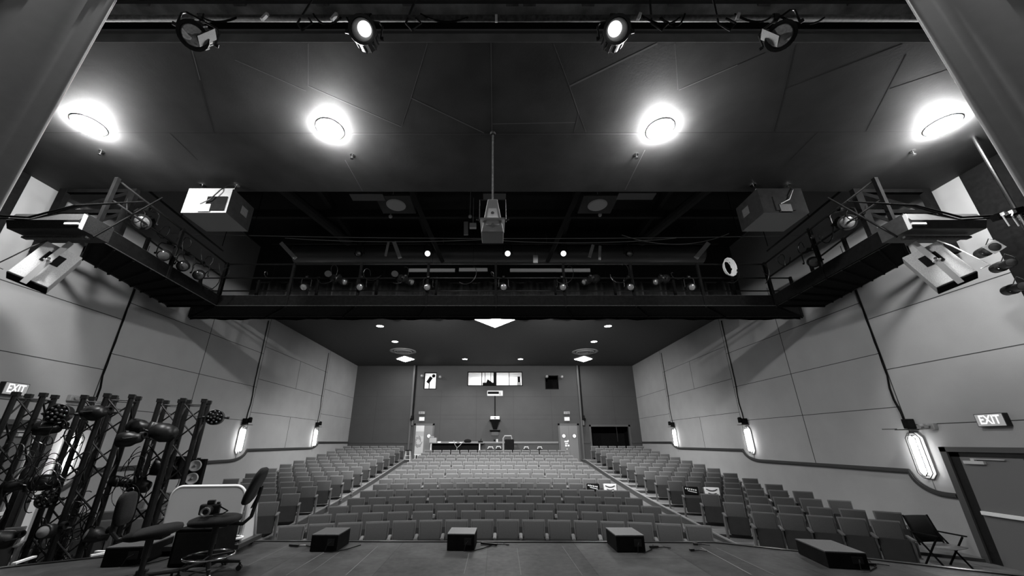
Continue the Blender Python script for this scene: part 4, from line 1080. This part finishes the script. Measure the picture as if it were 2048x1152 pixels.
# yoke-mounted speakers with the housings above them by the walls
def yoke_speaker(s, nm, dx):
    P = [Vector((s * q[0] + dx, q[1], q[2])) for q in ((8.01, 5.69, 4.78), (7.68, 6.04, 4.63), (7.73, 5.78, 3.90), (8.06, 5.43, 4.05))]
    n = (P[1] - P[0]).cross(P[3] - P[0]).normalized()
    c = sum(P, Vector()) / 4
    if n.y > 0: n = -n
    t = thing('yoke_speaker', 'bright speckled loudspeaker on steel yoke by the %s wall' % nm, 'speaker', c, 0, 'yoke mounted loudspeakers')
    Q = [q - c for q in P]
    bm = BM(); prism(bm, Q, -n * .26); obj('cabinet', bm, [M_speck], t, bevel=.01)
    bm = BM(); e = (Q[2] - Q[3]); d = (Q[3] - Q[0]).normalized()
    prism(bm, [Q[3] + d * .002 + n * .002, Q[2] + d * .002 + n * .002, Q[2] + d * .02 + n * .002, Q[3] + d * .02 + n * .002], -n * .25); obj('front_grille', bm, M_black, t)
    u = (Q[1] - Q[0]).normalized()
    m = (Q[0] + Q[1]) / 2 + (Q[3] - Q[0]) * .33 + n * .004
    bm = BM()
    for (a0, a1, b0, b1) in ((-.12, .12, -.10, .12),): prism(bm, [m + u * a0 + d * b0, m + u * a1 + d * b0, m + u * a1 + d * b1, m + u * a0 + d * b1], n * .004)
    obj('terminal_recess', bm, M_black, t)
    bm = BM(); prism(bm, [m + u * -.09 + d * .06 + n * .005, m + u * .02 + d * .06 + n * .005, m + u * .02 + d * .09 + n * .005, m + u * -.09 + d * .09 + n * .005], n * .004); obj('terminal_plate', bm, M_white, t)
    # bent strap yoke across the face
    k = (Q[0] + Q[1]) / 2 + n * .10 - d * .12; e1 = (Q[0] + Q[3]) / 2 * .1 + (Q[2] + Q[3]) / 2 * .2 + n * .13; e2 = (Q[3] + Q[2]) / 2 + d * .1 + n * .03
    mid = (k + e2) / 2 + n * .06
    bm = BM()
    for a, b in ((k, mid), (mid, e2)):
        dd = (b - a); w = dd.normalized().cross(n).normalized() * .04
        prism(bm, [a + w, b + w, b - w, a - w], n * .008)
    obj('yoke', bm, M_grey, t)
    bm = BM(); cyl(bm, mid - n * .02, mid + n * .09, .022, 8); obj('bolt', bm, M_chrome, t)
    bm = BM(); a, b = Q[0] + n * .02, Q[3] + n * .02
    if s < 0: a, b = Q[0], Q[3]
    tube(bm, [a, a.lerp(b, .3) + u * -.05 + n * .05, a.lerp(b, .7) - u * .1 + n * .05, b - u * .16, b - u * .05], .01, 5); obj('cable', bm, M_white if s > 0 else M_blackm, t)
    # housing above
    h = thing('steel_housing', 'long dark steel housing above the %s yoke speaker' % nm, 'housing', (c.x, c.y, c.z), 0, 'steel housings by the walls')
    tz = 1.02
    a = at(1803 if s > 0 else 178, 449, Y=5.62) - c; b = at(1950 if s > 0 else 36, 447, Y=5.62) - c; yo = 5.62 - c.y
    bm = BM(); x0, x1 = sorted((a.x, b.x)); zc = (a.z + b.z) / 2
    prism(bm, [(x0, yo - .16, zc - .02), (x0, yo - .10, zc - .16), (x0, yo + .40, zc - .16), (x0, yo + .40, zc + .16), (x0, yo - .08, zc + .16)], (x1 - x0, 0, 0)); obj('body', bm, M_speckd if s < 0 else mat('dusty steel', .035, .5, 0, spec=.3, noise=.3, nscale=9), h)
    xe = a.x
    bm = BM(); box(bm, (xe - s * .005, yo - .1, zc - .02), (.012, .06, .3)); box(bm, (xe + s * .1, yo - .16, zc - .1), (.25, .03, .035)); obj('end_strap', bm, M_white, h)
    bm = BM(); cyl(bm, (xe - s * .03, .0, zc - .2), (xe - s * .25, .7, zc + 1.2), .018, 6); obj('hanger', bm, M_black, h)
    bm = BM(); box(bm, ((x0 + x1) / 2, 0, zc - .22), ((x1 - x0) * .9, .08, .035)); obj('slotted_strut', bm, M_steel, h)
    bm = BM(); bm2 = c + Vector((xe - s * .3, .3, zc + .8))
    ends = [bm2, c + Vector((xe + s * .3, -.2, zc + .35)), c + Vector((xe + s * .9, -.3, zc + .02)), Vector((s * 9.3, 5.2, c.z + zc - .05)), Vector((s * 9.2, 4.2, c.z + zc))]
    for k2 in range(3): tube(bm, [q + Vector((0, .02 * k2, .02 * k2 * math.sin(i + k2))) for i, q in enumerate(ends)], .013, 5)
    tag(obj('cable_bundle', bm, M_black), 'bundle of black cables draped over the %s steel housing' % nm, 'cables', 'cable bundles by the walls')
yoke_speaker(1, 'right', 0.0); yoke_speaker(-1, 'left', -.10)

# boom fixtures at the right edge
b = at(1998, 480, t=5.9); x0 = b.x
t = thing('power_strip', 'black power strip with white plugs at the upper right edge', 'power strip', at(2016, 428, t=5.8))
bm = BM(); box(bm, (0, 0, 0), (.55, .08, .1), rot=Euler((0, -.28, 0)).to_matrix()); obj('box', bm, M_black, t)
for x in (-.17, -.02):
    bm = BM(); box(bm, (x, -.06, -.0 + x * .25), (.06, .06, .05)); tube(bm, [(x, -.07, x * .3), (x - .1, -.1, -.1), (x - .05, -.08, -.28)], .009, 5); obj('plug', bm, M_white, t)
G2 = 'spotlights on the right boom'
c1 = at(1989, 494, t=5.8); c2 = at(2022, 525, t=5.8)
def framelight(c, frame, lab):
    t = thing('profile_spotlight', lab, 'stage light', c, 0, G2); t.scale = (.62, .62, .62)
    ax = Vector((-.45, -.75, -.12)).normalized(); R = align(ax); A = R.to_4x4()
    if frame:
        bm = BM(); box(bm, (0, 0, 0), (.28, .28, .012), rot=R); obj('gel_frame', bm, M_white, t)
    bm = BM(); lathe(bm, [(.001, .012), (.11, .012), (.11, .0), (.10, -.25), (.14, -.35), (.13, -.6), (.001, -.65)], A, n=18); obj('body', bm, M_blackm, t)
    bm = BM(); lathe(bm, [(.001, .03), (.06, .025), (.10, .013)], A, n=18); obj('lens', bm, M_lensd, t, smooth=True)
    bm = BM(); tube(bm, [A @ Vector((.14, 0, -.25)), A @ Vector((.16, 0, -.05)) + Vector((0, 0, .05)), A @ Vector((0, .1, -.2)) + Vector((.2, 0, .25)), A @ Vector((-.14, 0, -.25))], .012, 5); obj('yoke', bm, M_chrome, t)
framelight(c1, True, 'upper boom spotlight with white square gel frame at the right edge')
framelight(c2, False, 'lower boom spotlight with dark lens at the right edge')
framelight(at(2046, 572, t=5.8), False, 'lowest boom spotlight cut by the right edge of the picture')
bm = BM(); q = at(2060, 500, t=5.95); cyl(bm, (q.x + .15, q.y, 2.8), (q.x + .15, q.y, 8.0), .03, 10)
tag(obj('boom_pipe', bm, M_chrome), 'vertical boom pipe just at the right edge', 'pipe')

# ------------------------------------------------------------------ things on the stage
def px_box(name, pts, zt, lab, cat, group, mt, msd, base=None, cable=None):
    """box given by its top corners seen in the photo (front-left, front-right, back-right, back-left) at height zt, standing on the stage"""
    T = [at(*p, Z=zt) for p in pts]
    for i in (2, 3):
        if T[i].y > 5.93: T[i] = T[i].lerp(T[3 - i], (T[i].y - 5.93) / (T[i].y - T[3 - i].y))
    c = sum(T, Vector()) / 4
    fr = (T[1] - T[0]); w = (fr.length + (T[2] - T[3]).length) / 2; dp = ((T[3] - T[0]).length + (T[2] - T[1]).length) / 2
    ang = math.atan2(fr.y + (T[2] - T[3]).y, fr.x + (T[2] - T[3]).x)
    t = thing(name, lab, cat, (c.x, c.y, 0), ang, group)
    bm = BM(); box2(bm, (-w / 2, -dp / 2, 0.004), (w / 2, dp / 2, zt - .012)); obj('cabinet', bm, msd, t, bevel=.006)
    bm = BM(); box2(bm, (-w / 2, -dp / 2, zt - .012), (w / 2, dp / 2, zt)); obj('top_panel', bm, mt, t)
    bm = BM(); box2(bm, (w * .12, -dp / 2 - .006, zt * .35), (w * .38, -dp / 2, zt * .75)); cp = obj('connector_panel', bm, M_blackg, t)
    bm = BM(); tube(bm, [(w * .28, -dp / 2 - .01, zt * .6), (w * .2, -dp / 2 - .06, zt * .5), (w * .15, -dp / 2 - .08, .02), (w * .4, -dp / 2 - .05, .012), (w * .8, -dp / 2 + .1, .012), (w * 1.1, dp * .2, .012)], .006, 5); obj('cable', bm, M_black, cp)
    return t
GM = 'black stage monitors along the apron'
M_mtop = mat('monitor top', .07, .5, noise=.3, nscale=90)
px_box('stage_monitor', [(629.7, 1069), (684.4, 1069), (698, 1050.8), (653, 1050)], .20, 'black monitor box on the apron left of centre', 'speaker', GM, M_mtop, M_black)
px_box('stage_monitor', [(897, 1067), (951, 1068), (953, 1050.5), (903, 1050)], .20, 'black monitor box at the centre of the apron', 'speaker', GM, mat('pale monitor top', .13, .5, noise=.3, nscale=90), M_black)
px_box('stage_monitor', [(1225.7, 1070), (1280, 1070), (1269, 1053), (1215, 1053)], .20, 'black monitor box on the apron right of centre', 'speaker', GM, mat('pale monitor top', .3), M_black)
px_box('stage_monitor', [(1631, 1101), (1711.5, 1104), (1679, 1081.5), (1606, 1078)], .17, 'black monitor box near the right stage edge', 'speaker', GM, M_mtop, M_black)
px_box('stage_monitor', [(236, 1094), (311, 1090), (334, 1071), (262, 1073)], .20, 'black monitor box behind the left office chair', 'speaker', GM, M_mtop, M_black)
# tall black case behind the right chair
a = at(335, 1137, Z=0); b2 = at(436, 1130, Z=0)
t = thing('speaker_cabinet', 'plain black cabinet standing behind the foot-ring chair', 'cabinet', ((a.x + b2.x) / 2 - .06, a.y + .26, 0), .1)
w = (b2 - a).length * .95; h = at(361, 1059, Y=a.y).z
bm = BM(); box2(bm, (-w / 2, -.22, .004), (w / 2, .22, h)); obj('cabinet', bm, M_black, t, bevel=.01)
bm = BM(); box2(bm, (-w / 2 + .03, -.226, .04), (w / 2 - .03, -.22, h - .04)); obj('grille', bm, M_blackm, t)
# floor odds
def adaptor(px, py, lab, grp='small adaptors and cable ends on the apron', w=.1):
    p = at(px, py, Z=0.012); bm = BM()
    box(bm, (p.x, p.y, .02), (w, .03, .025), rot=Matrix.Rotation(random.uniform(-.5, .5), 3, 'Z'))
    tube(bm, [(p.x + w / 2, p.y, .015), (p.x + w / 2 + .08, p.y + .03, .012), (p.x + w / 2 + .16, p.y - .02, .012)], .008, 5)
    tag(obj('cable_end', bm, M_blackg), lab, 'cable', grp)
adaptor(588, 1092, 'small cable end on the floor left of the left monitor', w=.14)
adaptor(978, 1089, 'black adaptor bar right of the centre monitor', w=.24)
adaptor(1308, 1095, 'short cable end right of the right-centre monitor', w=.12)
adaptor(1391, 1089, 'small connector near the stage edge at right', w=.06)
adaptor(1384, 1101, 'small silver-tipped connector on the right apron', w=.06)
adaptor(1722, 1129, 'coiled cable beside the rightmost monitor', w=.3)
adaptor(268, 1156, 'cable scrap at the bottom left of the stage', w=.08)

# white wheeled panel cart
p1 = at(469, 1096, Z=.0); p2 = at(510, 1093, Z=.0)
t = thing('white_barrier', 'white rounded panel stand on a dark wheeled base', 'panel stand', (-3.95, 5.62, 0), .10)
bm = BM(); box2(bm, (-.52, -.30, .06), (.62, .30, .11)); obj('base', bm, M_rail, t)
for x in (-.42, .52):
    for y in (-.24, .24):
        bm = BM(); cyl(bm, (x, y - .012, .032), (x, y + .012, .032), .03, 12); cyl(bm, (x, y, .04), (x, y, .065), .012, 6); obj('wheel', bm, M_blackm, t)
def rr_profile(w, h, r, n=8):
    return [(-w, 0), (w, 0)] + [(w - r + r * math.cos(a), h - r + r * math.sin(a)) for a in [PI / 2 * i / n for i in range(n + 1)]] + [(-w + r - r * math.sin(a), h - r + r * math.cos(a)) for a in [PI / 2 * i / n for i in range(n + 1)]]
hp = at(450, 973, Y=5.5).z - .11
bm = BM(); prism(bm, [(x, -.12, z + .11) for x, z in rr_profile(.46, hp - .02, .12)], (0, .03, 0)); obj('front_panel', bm, mat('off white panel', .8, .5), t)
bm = BM(); tube(bm, [(x, -.10, z + .11) for x, z in rr_profile(.47, hp, .13)], .022, 8, closed=True); obj('rim', bm, M_white, t, smooth=True)
bm = BM(); prism(bm, [(.50, -.10, .11), (.50, .22, .11), (.50, .06, hp + .05), (.50, -.06, hp + .05)], (.035, 0, 0)); obj('side_panel', bm, mat('off white panel', .8), t)
bm = BM(); tube(bm, [(.535, -.12, .11), (.535, -.075, hp), (.535, -.03, hp + .09), (.535, .04, hp + .09), (.535, .09, hp), (.535, .26, .11)], .022, 8); obj('side_rim', bm, M_white, t, smooth=True)
bm = BM(); tube(bm, [(.42 + .18 * math.cos(u * .5236), -.2 + .1 * math.sin(u * .5236), .17) for u in range(12)], .015, 6, closed=True); obj('tray_ring', bm, M_white, t)
bm = BM()
for k in range(4): tube(bm, [(.42 + (.14 - .015 * k) * math.cos(u * .5236), -.2 + (.07 - .01 * k) * math.sin(u * .5236), .14 + .01 * k) for u in range(12)], .012, 5, closed=True)
tag(obj('cable_coil', bm, M_black, loc=(-3.95, 5.62, 0), rot=(0, 0, .10)), 'coil of black cable in the white tray of the panel stand', 'cable coil')

# office chairs
def cushion(bm, w, d, h, rot, c, e=2.6, dome=.35, taper=0.0):
    n = 36; rings = []
    prof = [(.80, -1), (.97, -.6), (1.0, 0), (.96, .55), (.80, .9), (.4, 1.0 + dome * .4), (.001, 1.0 + dome * .5)]
    for s_, z in prof:
        ring = []
        for k in range(n):
            a = 2 * PI * k / n; ca, sa = math.cos(a), math.sin(a)
            x = abs(ca) ** (2 / e) * (1 if ca > 0 else -1) * w / 2 * s_; y = abs(sa) ** (2 / e) * (1 if sa > 0 else -1) * d / 2 * s_
            x *= 1 + taper * y / d
            ring.append(bm.verts.new(Vector(c) + rot @ Vector((x, y, z * h / 2))))
        rings.append(ring)
    for i in range(len(rings) - 1):
        for k in range(n): bm.faces.new((rings[i][k], rings[i][(k + 1) % n], rings[i + 1][(k + 1) % n], rings[i + 1][k]))
    bm.faces.new(rings[0][::-1])
def office_chair(loc, rz, hs, lab, ring, tilt, backh, base_rot, bt, bw=.42, sw=.50):
    t = thing('office_chair', lab, 'chair', loc, rz, 'swivel chairs on the stage')
    # local: faces -Y
    for k in range(5):
        a = base_rot + 2 * PI * k / 5; dx, dy = math.cos(a), math.sin(a)
        bm = BM(); L = .31
        prism(bm, [(dx * .03 - dy * .025, dy * .03 + dx * .025, .10), (dx * .03 + dy * .025, dy * .03 - dx * .025, .10), (dx * L + dy * .018, dy * L - dx * .018, .075), (dx * L - dy * .018, dy * L + dx * .018, .075)], (0, 0, .03)); lg = obj('leg', bm, M_blackg, t, bevel=.008)
        bm = BM(); q = Vector((dx * L, dy * L, .03))
        for o_ in (-.018, .018): cyl(bm, q + Vector((-dy * o_, dx * o_, 0)) + Vector((-dy, dx, 0)) * .008, q + Vector((-dy * o_, dx * o_, 0)) - Vector((-dy, dx, 0)) * .008, .028, 12)
        cyl(bm, q, q + Vector((0, 0, .05)), .012, 6); obj('caster', bm, M_blackg, lg)
    bm = BM(); cyl(bm, (0, 0, .07), (0, 0, .16), .04, 14); cyl(bm, (0, 0, .14), (0, 0, hs - .08), .024, 14); cyl(bm, (0, 0, hs * .5), (0, 0, hs - .1), .033, 14); obj('column', bm, M_blackm, t)
    if ring:
        bm = BM(); tube(bm, [(.235 * math.cos(u * PI / 16), .235 * math.sin(u * PI / 16), ring) for u in range(32)], .011, 8, closed=True); obj('foot_ring', bm, M_chrome, t, smooth=True)
        bm = BM()
        for k in range(3): a = k * 2.1; cyl(bm, (0, 0, ring), (.235 * math.cos(a), .235 * math.sin(a), ring), .008, 6)
        obj('ring_spoke', bm, M_blackm, t)
    bm = BM(); box(bm, (0, 0, hs - .075), (.2, .26, .04)); cyl(bm, (.05, -.02, hs - .07), (.24, -.04, hs - .07), .007, 6); obj('mechanism', bm, M_blackm, t)
    R0 = Matrix.Rotation(tilt, 3, 'X')
    bm = BM(); cushion(bm, sw, sw - .01, .085, R0, (0, -.02, hs - .035)); obj('seat', bm, M_chairf, t, smooth=True)
    bm = BM(); tube(bm, [(0, .1, hs - .08), (0, .26, hs - .09), (0, .33, hs - .02), (0, .33 + math.sin(bt) * .15, hs + backh - .02)], .02, 8)
    box(bm, (0, .32 + math.sin(bt) * .1, hs + backh * .6), (.04, .012, backh * .8), rot=Matrix.Rotation(-bt, 3, 'X')); obj('back_post', bm, M_blackm, t)
    bm = BM(); cushion(bm, bw, bw, .07, Matrix.Rotation(PI / 2 - bt, 3, 'X'), (0, .27 + math.sin(bt) * .12, hs + backh), e=3.6, dome=.2); obj('backrest', bm, M_chairf, t, smooth=True)
    return t
# chair with foot ring: faces the left wall
c2p = at(404, 1153, Z=.0)
ch2 = office_chair((-3.17, 4.68, 0), math.radians(-72), .555, 'black swivel chair with chrome foot ring, backrest edge-on', .17, .02, .31, .35, .32)
ch1 = office_chair((-3.50, 4.22, 0), math.radians(110), .53, 'black swivel chair without foot ring, left of the camera chair', 0, -.14, .19, .2, .05, .31, .45)
# camera lying on the seat
sp = Vector((-3.22, 4.58, .585))
t = thing('camera_body', 'small black camera lying on the foot-ring chair seat', 'camera', sp, math.radians(18)); t.scale = (1.3, 1.3, 1.3)
bm = BM(); box2(bm, (-.075, -.02, .0), (.075, .03, .085)); obj('body', bm, M_blackg, t, bevel=.012)
bm = BM(); box2(bm, (-.028, -.015, .085), (.028, .025, .115)); cyl(bm, (.055, 0, .085), (.055, 0, .10), .014, 12); obj('viewfinder', bm, M_blackg, t, bevel=.006)
bm = BM(); cyl(bm, (0, -.02, .04), (0, -.09, .035), .036, 20); obj('lens', bm, M_blackm, t)
bm = BM(); lathe(bm, [(.036, 0), (.036, -.01), (.028, -.01), (.02, 0)], Matrix.Translation((0, -.09, .035)) @ Matrix.Rotation(-PI / 2, 4, 'X'), n=20); obj('lens_ring', bm, M_grey, t)
bm = BM(); tube(bm, [(.075, 0, .06), (.13, .03, .02), (.12, -.06, .012), (.06, -.08, .01)], .006, 5); obj('strap', bm, M_black, t)

# director chair at the right, on the house floor
p = at(1880, 1090, Z=-.55)
t = thing('director_chair', 'folding cloth director chair by the right exit door', 'chair', (8.80, 8.25, -1.0), math.radians(4))
def leg(a, b, r=.016):
    bm = BM(); cyl(bm, a, b, r, 8); obj('leg', bm, M_black, t)
for x in (-.27, .27):
    leg((x, -.24, 0), (x, .20, .62)); leg((x, .22, 0), (x, -.20, .62))
bm = BM()
for x in (-.27, .27):
    cyl(bm, (x, .14, .42), (x, .28, .93), .015, 8)
obj('back_post', bm, M_black, t)
for x in (-.29, .29):
    bm = BM(); box(bm, (x, -.02, .64), (.045, .46, .02)); obj('armrest', bm, M_black, t)
bm = BM(); N = 8; vs = []
for i in range(N + 1):
    u = -1 + 2 * i / N; vs.append([bm.verts.new((u * .27, y, .45 - .03 * (1 - u * u))) for y in (-.23, .23)])
for i in range(N): bm.faces.new((vs[i][0], vs[i + 1][0], vs[i + 1][1], vs[i][1]))
o = obj('seat', bm, M_grey, t, smooth=True); m_ = o.modifiers.new('s', 'SOLIDIFY'); m_.thickness = .01
bm = BM(); vs = []
for i in range(N + 1):
    u = -1 + 2 * i / N; vs.append([bm.verts.new((u * .27, .16 + .03 * (1 - u * u) + z * .27, .46 + z)) for z in (0, .46)])
for i in range(N): bm.faces.new((vs[i][0], vs[i + 1][0], vs[i + 1][1], vs[i][1]))
o = obj('backrest', bm, M_chairf, t, smooth=True); m_ = o.modifiers.new('s', 'SOLIDIFY'); m_.thickness = .01

# ------------------------------------------------------------------ truss towers in the left front corner of the house
def truss(px, py, tt, w, rz, lab, htop=None):
    p = at(px, py, t=tt)
    h = p.z + 1.0
    t = thing('truss_tower', lab, 'truss tower', (p.x, p.y, -1.0), rz, 'black box truss towers')
    for sx in (-1, 1):
        for sy in (-1, 1):
            bm = BM(); x, y = sx * w / 2, sy * w / 2
            cyl(bm, (x, y, .02), (x, y, h), .036, 10); box(bm, (x, y, h - .03), (.078, .078, .06)); obj('chord', bm, M_blackm, t)
    n = int(h / .33); st = (h - .12) / n
    for (ax, ay), (bx, by) in (((-1, -1), (1, -1)), ((1, -1), (1, 1)), ((1, 1), (-1, 1)), ((-1, 1), (-1, -1))):
        bm = BM()
        for i in range(n):
            z0 = .06 + i * st; z1 = z0 + st
            A, B = Vector((ax * w / 2, ay * w / 2, 0)), Vector((bx * w / 2, by * w / 2, 0))
            cyl(bm, A + Vector((0, 0, z0 if i % 2 else z1)), B + Vector((0, 0, z1 if i % 2 else z0)), .0125, 6)
        for z in (.06, h - .1): cyl(bm, A + Vector((0, 0, z)), B + Vector((0, 0, z)), .0105, 6)
        obj('lattice', bm, M_blackm, t)
    bm = BM(); box(bm, (0, 0, .01), (w + .08, w + .08, .02)); obj('base_plate', bm, M_blackm, t)
    return t
truss(74, 787, 5.75, .30, .45, 'leftmost black box truss tower below the EXIT sign')
truss(202, 793, 6.15, .29, .50, 'second black box truss tower from the left')
truss(248, 790, 6.0, .30, .50, 'third black box truss tower from the left')
truss(348, 800, 6.45, .29, .43, 'fourth black box truss tower from the left')
truss(394, 799, 6.3, .29, .43, 'rightmost black box truss tower beside the blinder light')
GT = 'lights clamped to the truss towers'
def tf(style, px, py, tt, aim, lab, sc=1.15, lens=None, off=(.12, .05, .06)):
    c = at(px, py, t=tt); b = c + Vector(off)
    fixture(style, b, aim, lab, GT, sc, lens=lens, body_at=c)
M_led = mat('led lens', .06, .12, .2)
tf('led', 122, 828, 5.5, (.35, -.85, .05), 'round LED light with honeycomb of lenses near the top left truss', 1.05, M_led, (-.2, .1, .05))
tf('led', 432, 835, 6.1, (.35, -.85, .02), 'LED light with honeycomb lenses at the top of rightmost truss', .95, M_led, (-.2, .08, .03))
tf('par', 192, 826, 5.6, (-.8, .3, 0), 'black can light near the top of the second truss', 1.05)
tf('profile', 305, 860, 5.9, (-.95, .1, .18), 'long black moving spotlight between third and fourth truss', 1.3, None, (.25, .1, -.02))
tf('par', 262, 878, 5.5, (-.9, -.1, -.1), 'black can light below the long moving spotlight', .95)
tf('par', 98, 857, 5.4, (-1, -.1, 0), 'small black light directly under the top left LED light', .9, None, (.15, .05, .05))
tf('profile', 60, 968, 5.3, (-.95, -.1, -.1), 'long black spotlight halfway down the left truss', 1.0, None, (.25, .1, -.02))
tf('led', 92, 1000, 5.3, (.7, -.5, .15), 'LED light halfway down the left truss facing right', .9, M_led, (-.15, .1, .05))
tf('led', 10, 1080, 5.0, (-.7, -.7, .1), 'LED light low on the left with round bright face', .9, M_lampoff)
tf('par', 100, 1062, 5.0, (.2, -.9, .1), 'round grey can light low on the second truss', .8, M_grey)
tf('profile', 262, 968, 5.8, (-.9, -.2, .2), 'short spotlight halfway down the middle trusses', .9)
tf('par', 196, 1070, 5.3, (-.6, -.7, .25), 'can light with tapered snoot low on the third truss', .9, M_grey)
tf('led', 340, 1080, 5.9, (-.35, -.8, .1), 'LED light with large pale lenses behind the two chairs', 1.1, M_lampoff)
tf('par', 330, 935, 6.1, (-.6, -.5, .1), 'dark square-shouldered light in the fourth truss', 1.15)
tf('par', 372, 985, 6.2, (.5, -.6, .1), 'small black light beneath the two-lamp blinder', .85)
# two-lamp blinder
c = at(391, 944, t=6.0)
t = thing('blinder_light', 'black two-lamp blinder with pale round reflectors on the rightmost truss', 'stage light', c, .25, GT)
hh = .185; bm = BM(); box(bm, (0, 0, 0), (.24, .10, hh * 2 + .03)); obj('housing', bm, M_black, t, bevel=.008)
for z in (-.095, .10):
    bm = BM(); lathe(bm, [(.088, .0), (.088, .03), (.080, .03), (.06, .014), (.03, .006), (.001, .006)], Matrix.Translation((0, -.05, z)) @ Matrix.Rotation(PI / 2, 4, 'X'), n=24); rf = obj('reflector', bm, M_lampoff, t, smooth=True)
    bm = BM(); sph(bm, (0, -.065, z), .022); obj('bulb', bm, M_grey, rf, smooth=True)
bm = BM(); cyl(bm, (-.1, 0, hh), (-.1, 0, hh + .04), .02, 8); cyl(bm, (.0, 0, hh), (.0, 0, hh + .035), .03, 8); cyl(bm, (0, 0, -hh - .04), (0, 0, -hh), .02, 8); obj('knob', bm, M_blackm, t)
c = at(352, 935, t=6.25); bm = BM(); box(bm, (0, 0, 0), (.26, .2, .36)); tag(obj('dimmer_box', bm, M_black, loc=c), 'dark square box inside the rightmost pair of trusses', 'box')
# cables tangled on the trusses
rnd = random.Random(3)
for j, (px, py, tt, n, lab) in enumerate([(60, 880, 5.1, 9, 'tangle of black cable on the leftmost truss'), (110, 960, 5.2, 12, 'tangle of black cable between first and second truss'),
        (165, 1040, 5.4, 16, 'mass of black cable low between second and third truss'), (255, 930, 5.7, 9, 'loops of black cable between third and fourth truss'), (345, 1000, 6.3, 10, 'tangle of black cable on the fourth truss'), (100, 1090, 5.2, 14, 'heap of black cable at the foot of the left trusses')]):
    bm = BM(); c = at(px, py, t=tt)
    for k in range(n):
        q = c + Vector((rnd.uniform(-.3, .3), rnd.uniform(-.15, .15), rnd.uniform(-.35, .35))); pts = []
        r_, a0, dx_ = rnd.uniform(.05, .17), rnd.uniform(0, 6), rnd.uniform(-.012, .012)
        for i in range(rnd.randint(16, 30)): pts.append(q + Vector((r_ * math.cos(a0 + i * .27) * (1 + .01 * i) + i * dx_, .02 * math.sin(i * .4), r_ * 1.3 * math.sin(a0 + i * .27) - i * .006)))
        tube(bm, pts, .0065, 5)
    o = obj('cable_tangle', bm, M_blackg); tag(o, lab, 'cables', 'cable tangles on the trusses', 'stuff')
# pale strips by the truss feet
bm = BM()
for p, q in (((0, 1136), (45, 1121)), ((172, 1110), (205, 1111)), ((205, 1111), (160, 1119))):
    a, b = at(*p, Z=-.0), at(*q, Z=-.0); a.y += .12; b.y += .12; a.z = b.z = 0.0
    d = (b - a).normalized(); n_ = Vector((-d.y, d.x, 0)) * .022
    prism(bm, [a + n_, b + n_, b - n_, a - n_], (0, 0, .02))
tag(obj('pale_batten', bm, M_white), 'pale batten strips lying at the stage edge by the trusses', 'batten')
